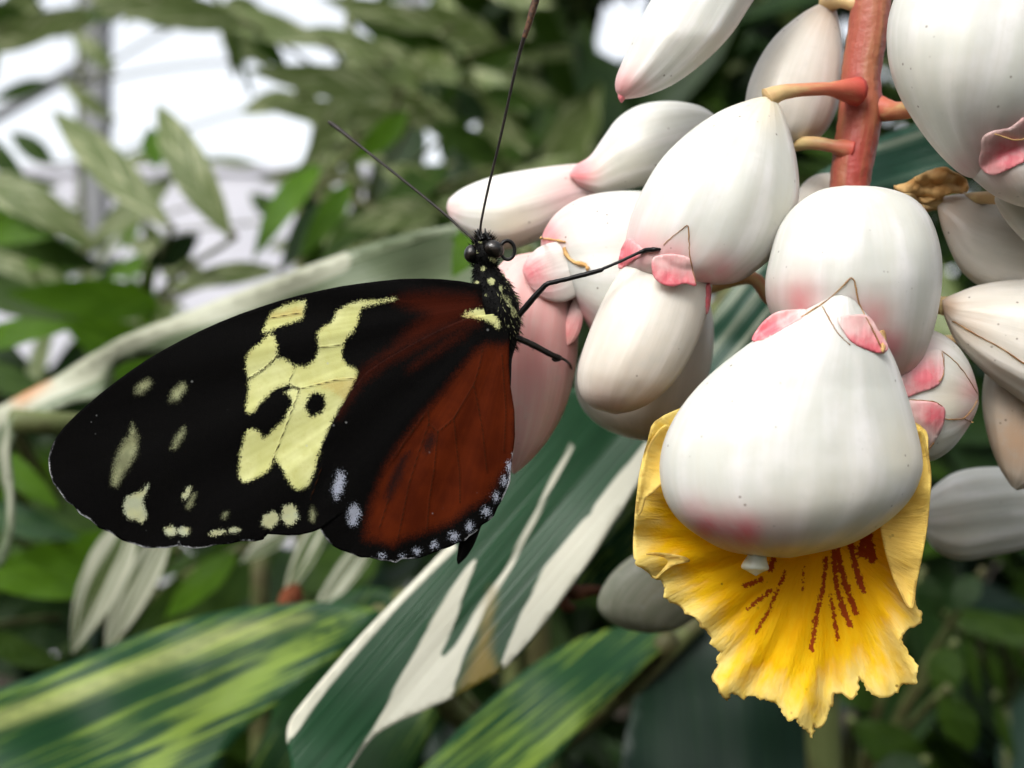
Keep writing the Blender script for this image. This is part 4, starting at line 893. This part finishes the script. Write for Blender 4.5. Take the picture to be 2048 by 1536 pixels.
def leafpx(parent, cane_pts, row, roll=None):
    bx, by, bdp, tx, ty, td, w, m = row[:8]
    b, t = P(bx, by, bdp), P(tx, ty, td)
    o = blade("leaf", b, t, px2m(w, (bdp + td) / 2), M['leaf_' + m], parent, random.uniform(.02, .12), random.uniform(-.5, .5) if roll is None else roll)
    # petiole to the nearest point of the cane
    best = min(cane_pts, key=lambda c: (c - b).length)
    tube("petiole", [best, (best + b) / 2 + Vector((0, 0, .004)), b, b + (t - b) * .05], [.0016, .0013, .0011, .0008], M['cane'], o, 6, 8)
    return o

def ginger(label, gxy, topz, rows, group=None, lean=(0, 0), name="ginger_plant", cat="plant", rcane=.006, matc='cane', roll=None):
    base = Vector((gxy[0], gxy[1], 0)); th = thing(name, base, label, cat, group)
    top = Vector((gxy[0] + lean[0], gxy[1] + lean[1], topz))
    pts = [base.lerp(top, f) + Vector((0.02 * math.sin(f * 5) * (topz > .3), 0.015 * math.sin(f * 4 + 1), 0)) for f in np.linspace(0, 1, 24)]
    tube("cane", pts, [rcane, rcane * .9, rcane * .4], M[matc], th, 10, 40)
    for r in rows: leafpx(th, pts, r, roll)
    return th, pts

def petiole(o, pts, b):
    best = min(pts, key=lambda c: (c - b).length)
    tube("petiole", [best, best.lerp(b, .5) + Vector((0, 0, -.004)), b], [.003, .0025, .002], M['cane'], o, 8, 12)

def plane_depth(c, d, gx=0.0, gy=0.0, rip=0.1, f=0.02, seed=0.0, fold=None):
    """d cm at pixel c, sloping by gx, gy cm per 100 px"""
    def fn(Q, o):
        r = d + gx * (Q[:, 0] - c[0]) / 100 + gy * (Q[:, 1] - c[1]) / 100
        r += rip * np.array([noise.noise(Vector((q[0] * f * .5, q[1] * f * .5, seed))) for q in Q])
        if fold:
            (ax, ay), (bx, by), kf = fold; a = np.array([ax, ay], float); b = np.array([bx, by], float); t = (b - a) / np.hypot(*(b - a)); nr = np.array([-t[1], t[0]])
            r += kf * np.abs((Q - a) @ nr) / 100
        return r
    return fn

# plant right behind the flowers: the white-striped leaf and its neighbours
ga, gap = ginger("ginger plant with broad green leaves striped in white just behind the butterfly", (0.10, 0.30, 0), 1.28, [], lean=(-.03, -.06)) if False else (None, None)
def shoot(label, base, top):
    th = thing("ginger_plant", base, label, "plant", "variegated ginger plants")
    base, top = Vector(base), Vector(top)
    pts = [base.lerp(top, f) + Vector((0.02 * math.sin(f * 3.1), 0.02 * math.sin(f * 3.1), 0)) for f in np.linspace(0, 1, 24)]
    tube("cane", pts, [.008, .007, .005, .003], M['cane'], th, 12, 40)
    return th, pts

ga, gap = shoot("ginger plant whose broad green leaf with white stripes hangs behind the butterfly", (0.075, 0.25, 0), (0.055, 0.19, 1.335))
main_out = [(1330, 820), (1240, 760), (1100, 800), (1000, 920), (930, 1050), (870, 1118), (790, 1200), (720, 1272), (650, 1352), (600, 1412), (578, 1446), (574, 1480), (582, 1530), (590, 1600), (660, 1600), (700, 1536), (745, 1476), (790, 1446), (850, 1420), (905, 1396), (960, 1366), (1004, 1340), (1040, 1308), (1070, 1272), (1118, 1208), (1160, 1150), (1192, 1104), (1232, 1040), (1272, 976), (1310, 900)]
main_w = [[(915, 1096), (880, 1130), (798, 1214), (730, 1290), (660, 1372), (614, 1434), (600, 1456), (574, 1490), (560, 1440), (590, 1395), (640, 1330), (710, 1248), (780, 1174), (860, 1088), (890, 1060)],
          [(952, 1118), (936, 1130), (900, 1185), (860, 1250), (812, 1336), (745, 1462), (690, 1545), (640, 1610), (660, 1620), (710, 1540), (748, 1480), (800, 1446), (905, 1398), (922, 1330), (945, 1276), (975, 1214), (1020, 1142), (1078, 1030), (1148, 890), (1140, 886), (1065, 1030), (1008, 1140), (950, 1225), (912, 1290), (886, 1318), (880, 1308), (905, 1258), (915, 1225), (930, 1180)],
          [(1296, 880), (1240, 950), (1190, 1012), (1182, 1030), (1168, 1040), (1090, 1134), (1040, 1230), (1000, 1338), (1012, 1336), (1064, 1278), (1118, 1206), (1190, 1106), (1270, 976), (1312, 900)],
          [(1252, 930), (1215, 1000), (1180, 1060), (1160, 1080), (1190, 1010)]]
def sht(name, out, sp, dfun, mat, parent, w=None, brown=None, base=None, tip=None, half=100, thick=.0003):
    at = {"w": (lambda Q, o: union(Q, w)) if w else flat0, "brown": (lambda Q, o: union(Q, brown)) if brown else flat0}
    return sheet(name, out, sp, dfun, M[mat], parent, at, base, tip, half, thick)
lm = sht("leaf", main_out, 11, plane_depth((950, 1200), 12.9, -.05, -.22, .12, .008, 1., ((1180, 940), (690, 1540), -.12)), 'leaf_main', ga, main_w,
         [[(985, 1180), (960, 1290), (915, 1400), (1000, 1345), (975, 1300)]], (1250, 830), (620, 1560), 170)
petiole(lm, gap, P(1240, 790, 13.7))
lb = sht("leaf", [(1560, 520), (1480, 560), (1420, 640), (1330, 780), (1250, 900), (1190, 1010), (1270, 980), (1360, 870), (1440, 760), (1530, 660), (1600, 580)], 14, plane_depth((1400, 750), 14.5, .1, 0, .3, .015, 2.), 'leaf_band', ga, base=(1580, 520), tip=(1200, 1010), half=90)
petiole(lb, gap, P(1560, 545, 14.6))
lc = sht("leaf", [(2100, 190), (1960, 215), (1860, 240), (1760, 275), (1680, 320), (1600, 380), (1640, 400), (1740, 395), (1860, 360), (1980, 330), (2100, 300)], 14, plane_depth((1800, 310), 15.5, .2, 0, .3, .015, 3.), 'leaf_band', ga, base=(2100, 240), tip=(1600, 390), half=80)
petiole(lc, gap, P(2050, 240, 16.0))
ld = sht("leaf", [(1290, 1010), (1320, 1080), (1300, 1150), (1230, 1185), (1150, 1195), (1120, 1200), (1180, 1120), (1230, 1050)], 12, plane_depth((1240, 1120), 13.8, 0, 0, .2, .02, 4.), 'leaf_lime', ga, None, base=(1300, 1000), tip=(1120, 1210), half=60)
petiole(ld, gap, P(1290, 1040, 13.8))
tube("dead_tip", [P(1250, 1190, 13.7), P(1190, 1180, 13.6), P(1150, 1185, 13.5), P(1120, 1170, 13.5), P(1130, 1210, 13.4), P(1150, 1215, 13.4)], [.0005, .0008, .0011, .0006, .0009, .0004], M['deadtip'], ld, 8, 24, jitter=.15)

# lower left: big leaf with lime streaks and a pale midrib
gb, gbp = shoot("ginger plant with a wide lime streaked leaf spreading below the butterfly's wings", (0.0, 0.30, 0), (0.0, 0.24, 1.21))
ll = sht("leaf", [(760, 1222), (660, 1205), (560, 1208), (450, 1222), (330, 1252), (200, 1300), (90, 1345), (-60, 1400), (-200, 1470), (-240, 1700), (100, 1760), (360, 1600), (480, 1470), (580, 1385), (680, 1310), (740, 1250)], 20,
         plane_depth((400, 1400), 17.0, -.15, -.35, .3, .01, 5., ((750, 1225), (-100, 1480), .10)), 'leaf_lime', gb,
         [[(740, 1222), (600, 1232), (450, 1262), (300, 1318), (150, 1372), (0, 1428), (-120, 1474), (-120, 1500), (0, 1452), (60, 1430), (150, 1398), (300, 1338), (450, 1284), (600, 1250)],
          [(700, 1240), (560, 1290), (440, 1370), (330, 1460), (230, 1560), (200, 1600), (260, 1610), (380, 1500), (500, 1400), (600, 1320)]], [[(620, 1232), (450, 1264), (300, 1320), (150, 1374), (0, 1430), (-120, 1474), (-120, 1500), (0, 1450), (150, 1396), (300, 1336), (450, 1282)]], base=(750, 1225), tip=(-150, 1620), half=170)
petiole(ll, gbp, P(755, 1225, 17.8))
lr = sht("leaf", [(1345, 1270), (1280, 1250), (1180, 1270), (1080, 1320), (980, 1400), (880, 1500), (800, 1620), (1000, 1680), (1080, 1560), (1180, 1440), (1290, 1330)], 18, plane_depth((1100, 1420), 17.5, 0, -.6, .5, .01, 6., ((1340, 1275), (980, 1600), .10)), 'leaf_lime', gb,
         [[(1338, 1280), (1240, 1360), (1140, 1450), (1040, 1550), (1060, 1560), (1150, 1470), (1250, 1385), (1340, 1300)]], base=(1345, 1275), tip=(880, 1650), half=120)
petiole(lr, gbp, P(1340, 1278, 18.3))
lt = sht("leaf", [(1330, 1240), (1290, 1330), (1260, 1430), (1240, 1560), (1260, 1700), (1500, 1720), (1640, 1560), (1660, 1400), (1600, 1280), (1480, 1220)], 22, plane_depth((1420, 1420), 23, 0, -.3, .6, .01, 7.), 'leaf_teal', gb, base=(1400, 1230), tip=(1440, 1700), half=160)
petiole(lt, gbp, P(1400, 1240, 23))
lu = sht("leaf", [(780, 1180), (700, 1180), (620, 1240), (560, 1340), (540, 1440), (500, 1600), (760, 1620), (860, 1480), (900, 1340), (860, 1220)], 22, plane_depth((700, 1400), 20.5, 0, -.3, .5, .01, 8.), 'leaf_feather', gb, base=(820, 1190), tip=(560, 1620), half=160)
petiole(lu, gbp, P(800, 1190, 20.5))

# the long pale leaf arching behind the wing tip
gc, gcp = shoot("ginger plant with one long pale leaf arching out behind the black wing tip", (0.01, 0.36, 0), (0.0, 0.26, 1.35))
lp = sht("leaf", [(1060, 455), (960, 445), (860, 458), (760, 482), (660, 515), (560, 552), (460, 590), (360, 630), (270, 662), (190, 704), (120, 748), (60, 780), (0, 812), (-60, 850), (-60, 890), (10, 856), (70, 842), (140, 806), (180, 800), (205, 790), (240, 730), (330, 712), (440, 700), (600, 690), (800, 680), (1000, 640), (1080, 560)], 18,
         plane_depth((500, 620), 18.5, -.22, 0, .5, .012, 9., ((1000, 520), (0, 830), -.1)), 'leaf_pale', gc,
         [[(700, 498), (560, 552), (460, 592), (330, 640), (220, 690), (120, 748), (40, 790), (-60, 850), (-60, 890), (20, 850), (100, 800), (190, 760), (240, 712), (330, 672), (440, 640), (560, 600), (700, 540)]],
         [[(20, 790), (80, 756), (100, 766), (40, 808)]], base=(1050, 510), tip=(-40, 860), half=110)
petiole(lp, gcp, P(1050, 510, 17.3))
le = sht("leaf", [(30, 832), (8, 850), (-10, 880), (-6, 930), (8, 980), (12, 1040), (0, 1090), (-30, 1150), (6, 1130), (24, 1080), (30, 1020), (26, 960), (22, 900), (36, 862)], 10, plane_depth((10, 950), 16.5, 0, 0, .1, .02, 10.), 'leaf_pale', gc, [[(20, 840), (0, 900), (16, 1000), (24, 1060), (26, 960), (20, 900)]], base=(20, 840), tip=(0, 1130), half=24)
petiole(le, gcp, P(24, 842, 16.5))

# pale drooping leaves and green leaves at the lower left
gd, gdp = ginger("ginger plant with cream edged drooping leaves and a red brown dead tip", (-0.05, 0.34), 1.27, [
    (275, 1010, 20, 145, 1290, 20, 84, 'cream'), (345, 1040, 22, 210, 1285, 22, 70, 'cream'), (660, 1020, 20, 566, 1190, 19.5, 46, 'cream'), (760, 1060, 22, 612, 1245, 21, 46, 'cream'), (590, 1050, 24, 480, 1120, 23, 40, 'cream')], "variegated ginger plants", (0.0, -.05), roll=.1)
ellipsoid("dead_tip", P(580, 1202, 19.4), (.0022, .0022, .0036), M['rust'], gd, .4, 12)
ge, gep = ginger("leafy plant with broad plain green leaves below the wing tip", (-0.14, 0.42), 1.2, [
    (360, 1100, 32, -80, 1140, 29, 120, 'green'), (340, 1060, 34, -60, 1040, 32, 110, 'mid'), (560, 1080, 32, 250, 1260, 29, 130, 'mid'), (520, 1070, 34, 320, 1190, 31, 90, 'green'), (620, 1100, 36, 420, 1260, 33, 120, 'dark'), (200, 1180, 33, -60, 1330, 30, 110, 'dark'), (760, 1100, 36, 600, 1180, 34, 110, 'mid'),
    (120, 960, 36, -80, 930, 34, 110, 'green'), (300, 960, 38, 60, 880, 36, 100, 'mid'), (400, 800, 38, 120, 620, 34, 130, 'green'), (-60, 890, 22, 120, 1010, 22, 60, 'green'), (-80, 1120, 22, 200, 1185, 22, 70, 'green'), (-70, 1010, 26, 160, 1070, 26, 64, 'feather'), (-60, 700, 26, 150, 640, 26, 60, 'green'), (-60, 740, 30, 120, 790, 28, 60, 'mid'), (480, 1100, 24, 330, 1230, 24, 60, 'green'), (-60, 1260, 24, 140, 1330, 24, 60, 'mid')], "green leafy plants", (0.0, 0.0))

# ------------------------------------------------------------------ blurred plants behind
gf, _ = ginger("tall plant with olive grey striped leaves in front of the bright opening", (-0.16, 0.50), 1.335, [
    (465, 480, 34, 316, 188, 36, 80, 'olive'), (345, 460, 36, 105, 210, 40, 76, 'olive'), (330, 610, 36, 10, 575, 32, 84, 'green'), (290, 530, 40, 400, 462, 42, 60, 'dark'), (560, 540, 40, 330, 570, 38, 50, 'olive'), (420, 560, 44, 250, 470, 44, 50, 'olive')], "green leafy plants")
gg, _ = ginger("tall plant with olive leaves crossing the top of the bright opening", (-0.08, 0.62), 1.78, [
    (500, 50, 45, 180, -8, 42, 66, 'olive'), (660, 90, 45, 370, 2, 48, 60, 'olive'), (800, 190, 45, 490, 128, 40, 66, 'olive'), (820, 250, 48, 520, 205, 44, 58, 'olive'), (780, 120, 50, 560, 55, 48, 56, 'olive'), (920, 200, 52, 640, 60, 50, 76, 'olive'),
    (940, 130, 52, 700, 20, 50, 66, 'mid'), (900, 60, 50, 640, -12, 50, 50, 'olive'), (700, 170, 46, 600, 330, 45, 48, 'olive'), (900, 330, 45, 720, 470, 42, 66, 'mid'), (880, 420, 40, 690, 440, 38, 66, 'olive'), (900, 260, 50, 700, 150, 48, 60, 'olive'), (1000, 90, 55, 820, 10, 52, 70, 'olive'), (880, 380, 44, 760, 330, 44, 60, 'olive'), (1010, 330, 48, 860, 240, 46, 60, 'mid'), (980, 240, 52, 830, 160, 50, 60, 'dark')], "green leafy plants")
gm, _ = ginger("plant leaning in from beside the grey post with pale and green leaves", (-0.34, 0.50), 1.56, [
    (-60, 350, 38, 200, 480, 38, 80, 'olive'), (-80, 430, 40, 220, 520, 40, 70, 'mid'), (-60, 100, 45, 190, 12, 42, 60, 'olive'), (-80, 20, 44, 90, 40, 44, 60, 'mid'), (-70, 260, 46, 60, 370, 46, 50, 'mid'), (-80, 560, 40, 180, 640, 38, 76, 'mid'),
    (-80, 640, 44, 60, 720, 42, 60, 'dark'), (-60, 480, 38, 180, 440, 38, 60, 'green'), (-70, 380, 42, 120, 360, 42, 60, 'olive')], "green leafy plants")
gi, _ = ginger("shrub with fresh green pointed leaves by the antenna tip", (-0.075, 0.46), 1.38, [
    (645, 325, 38, 506, 505, 36, 62, 'green'), (705, 360, 40, 596, 515, 38, 50, 'green'), (820, 222, 40, 703, 316, 40, 50, 'green'), (640, 400, 42, 560, 540, 40, 50, 'dark'), (760, 420, 42, 640, 520, 40, 60, 'mid'), (900, 470, 16, 880, 560, 16, 1, 'green')][:5], "green leafy plants")
gj, _ = ginger("small green leaf shoot peeping out behind the butterfly's head", (0.02, 0.33), 1.31, [(985, 430, 17, 905, 545, 16.5, 74, 'green'), (1000, 480, 17.5, 900, 470, 17, 40, 'green')], "green leafy plants", roll=.2)
# lower right: dark little leaves
gk, _ = ginger("low plant with small rounded dull green leaves beside the yellow lip", (0.13, 0.34), 1.16, [
    (1890, 1380, 26, 1945, 1500, 26, 74, 'mid'), (1905, 1290, 27, 1880, 1390, 27, 70, 'mid'), (1840, 1150, 28, 1880, 1230, 28, 60, 'dark'), (1960, 1150, 28, 1905, 1220, 28, 50, 'dark'), (1700, 1440, 28, 1880, 1540, 28, 90, 'mid'), (1660, 1420, 30, 1560, 1520, 29, 90, 'mid'), (1760, 1400, 31, 1640, 1360, 30, 70, 'mid'), (1850, 1520, 27, 1740, 1600, 27, 90, 'dark')], "green leafy plants", rcane=.003, roll=.2)
gl, _ = ginger("fern like plant with narrow drooping green leaflets under the white flowers", (0.22, 0.42), 1.17, [
    (1880, 1225, 32, 2140, 1290, 30, 56, 'mid'), (1930, 1240, 32, 1962, 1400, 32, 26, 'mid'), (1975, 1250, 32, 2010, 1400, 32, 26, 'mid'), (2010, 1260, 32, 2070, 1370, 32, 26, 'mid'), (1990, 1390, 33, 2030, 1520, 33, 24, 'mid'), (2060, 1300, 33, 2120, 1420, 33, 26, 'mid')], "green leafy plants", rcane=.003, roll=.2)
# far trunk
tr = thing("tree", P(1158, 768, 120) * 1 + Vector((0, 0, -CAMZ)), "dim tree with a dark slender trunk standing behind the white flowers", "tree")
tb = P(1158, 768, 120)
tube("trunk", [Vector((tb.x, tb.y, z)) for z in (0, .6, 1.2, 1.8, 2.4)], [.03, .024, .021, .020, .015], M['bark'], tr, 14, 20, jitter=.05)
def leafmass(name, n, region, dr, size, mats, seed, parent=None, label=None, avoid=(), kind="stuff"):
    rg = random.Random(seed); V, Fc, uv, mi = [], [], [], []
    cnt = 0
    while cnt < n:
        x, y, d = rg.uniform(region[0], region[2]), rg.uniform(region[1], region[3]), rg.uniform(*dr)
        p = P(x, y, d)
        if p.z < .02: cnt += 1; continue
        ln = rg.uniform(*size)
        ax = Vector((rg.gauss(0, 1), rg.gauss(0, .6), rg.gauss(-.5, .7))).normalized() * ln
        q1 = PX(p + ax)
        if any((a - x) ** 2 + (b - y) ** 2 < r * r or (a - q1[0]) ** 2 + (b - q1[1]) ** 2 < r * r or (a - (x + q1[0]) / 2) ** 2 + (b - (y + q1[1]) / 2) ** 2 < r * r for a, b, r in avoid): cnt += .25; continue
        nr = Vector((rg.gauss(0, .6), -1, rg.gauss(.4, .6))); sd_ = ax.cross(nr).normalized() * ln * rg.uniform(.13, .2); up = sd_.cross(ax).normalized() * ln * .04
        m = len(V)
        for s, wv in ((0, .08), (.25, .85), (.5, 1.), (.78, .6), (1, .04)):
            c = p + ax * s + Vector((0, 0, -ln * .12 * s * s))
            V += [c - sd_ * wv + up, c - up * .5, c + sd_ * wv + up]; uv += [(s, -1), (s, 0), (s, 1)]
        k_ = rg.randrange(len(mats))
        for i in range(4):
            for j in range(2): a = m + i * 3 + j; Fc.append((a, a + 1, a + 4, a + 3)); mi.append(k_)
        cnt += 1
    me = mesh(name, V, Fc, None, uv); o = link(name, me, None, parent)
    for mm in mats: me.materials.append(M['leaf_' + mm])
    me.polygons.foreach_set("material_index", mi)
    tag(o, label, kind=kind); return o
GAPS = [(960, 100, 38), (790, 178, 28), (850, 300, 60), (955, 60, 30), (1250, 60, 62), (990, 270, 46), (560, 20, 60), (800, 20, 50), (1230, 180, 26), (700, 20, 40), (620, 110, 30)]
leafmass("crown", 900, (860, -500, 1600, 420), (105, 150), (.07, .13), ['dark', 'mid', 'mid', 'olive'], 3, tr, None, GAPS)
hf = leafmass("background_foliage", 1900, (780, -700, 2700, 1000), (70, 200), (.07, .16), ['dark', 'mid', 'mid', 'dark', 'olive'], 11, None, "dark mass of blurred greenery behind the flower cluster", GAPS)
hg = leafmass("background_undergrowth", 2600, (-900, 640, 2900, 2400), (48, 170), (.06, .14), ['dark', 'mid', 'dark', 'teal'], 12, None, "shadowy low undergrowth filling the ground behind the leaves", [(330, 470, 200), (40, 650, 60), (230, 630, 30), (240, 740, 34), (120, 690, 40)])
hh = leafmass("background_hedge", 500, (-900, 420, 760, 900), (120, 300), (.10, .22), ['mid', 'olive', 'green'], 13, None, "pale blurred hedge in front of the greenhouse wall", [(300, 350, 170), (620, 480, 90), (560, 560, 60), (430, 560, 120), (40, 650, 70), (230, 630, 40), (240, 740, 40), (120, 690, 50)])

# unseen shrub leaves added round the camera to block low light from the sides
def ring(name, n, seed, label):
    rg = random.Random(seed); V, Fc, uv = [], [], []
    for _ in range(n):
        a = rg.uniform(math.pi * 0.98, math.pi * 2.02) if rg.random() < .8 else rg.choice((rg.uniform(-.35, .1), rg.uniform(math.pi - .1, math.pi + .35)))
        r = rg.uniform(.75, 1.5); p = Vector((math.cos(a) * r, math.sin(a) * r, rg.uniform(.05, 1.3 + .5 * r)))
        ln = rg.uniform(.14, .30); ax = Vector((rg.gauss(0, 1), rg.gauss(0, 1), rg.gauss(-.3, .7))).normalized() * ln
        sd_ = ax.cross(Vector((-p.x, -p.y, rg.gauss(.5, .6)))).normalized() * ln * .18; m = len(V)
        for s_, wv in ((0, .08), (.3, .9), (.65, .8), (1, .04)):
            c = p + ax * s_ + Vector((0, 0, -ln * .15 * s_ * s_)); V += [c - sd_ * wv, c + sd_ * wv]; uv += [(s_, -1), (s_, 1)]
        for i in range(3): q = m + i * 2; Fc.append((q, q + 1, q + 3, q + 2))
    return tag(link(name, mesh(name, V, Fc, None, uv), M['leaf_mid']), label, kind="stuff")
ring("light_blocking_shrubbery", 1500, 21, "unseen leafy shrubbery added around the camera as a block against low side light")

gn, _ = ginger("airy plant whose thin pale leaves cross the bright opening", (-0.372, 0.92), 1.72, [
    (240, 330, 85, 330, 300, 85, 26, 'olive'), (520, 330, 85, 400, 315, 85, 20, 'olive'), (500, 120, 85, 440, 60, 85, 40, 'olive'), (230, 240, 85, 120, 150, 85, 34, 'olive'), (100, 160, 85, -20, 200, 85, 30, 'mid'), (210, 20, 80, 60, 70, 80, 44, 'olive'), (420, 400, 80, 360, 300, 80, 40, 'olive'), (260, 420, 80, 180, 260, 80, 50, 'olive'), (420, 20, 80, 300, 50, 80, 40, 'mid'), (560, 440, 80, 500, 380, 80, 40, 'mid'), (600, 190, 80, 480, 220, 80, 44, 'olive'), (110, 330, 75, 20, 260, 75, 44, 'mid'), (230, 140, 80, 140, 60, 80, 40, 'olive')], "green leafy plants", rcane=.0045)
leafmass("background_sprays", 110, (500, -40, 980, 520), (46, 85), (.03, .06), ['olive', 'olive', 'olive', 'mid'], 31, None, "soft olive and pale leaf sprays between the antennae and the bright opening", GAPS + [(360, 150, 170), (560, 270, 75), (600, 40, 60), (480, 420, 80), (530, 560, 70)])
leafmass("background_sprays", 60, (-60, 330, 480, 660), (46, 80), (.03, .055), ['olive', 'olive', 'mid', 'green'], 32, None, "soft pale and green leaf sprays at the foot of the grey post", [(60, 270, 80), (450, 350, 80), (440, 540, 80), (40, 650, 50), (350, 410, 50), (120, 520, 34), (178, 300, 90)])
leafmass("background_sprays", 30, (0, -60, 520, 50), (46, 70), (.03, .05), ['olive', 'olive', 'olive', 'mid'], 33, None, "soft olive leaf sprays hanging over the top of the bright opening", [(330, 130, 110), (80, 110, 70), (178, 120, 80)])
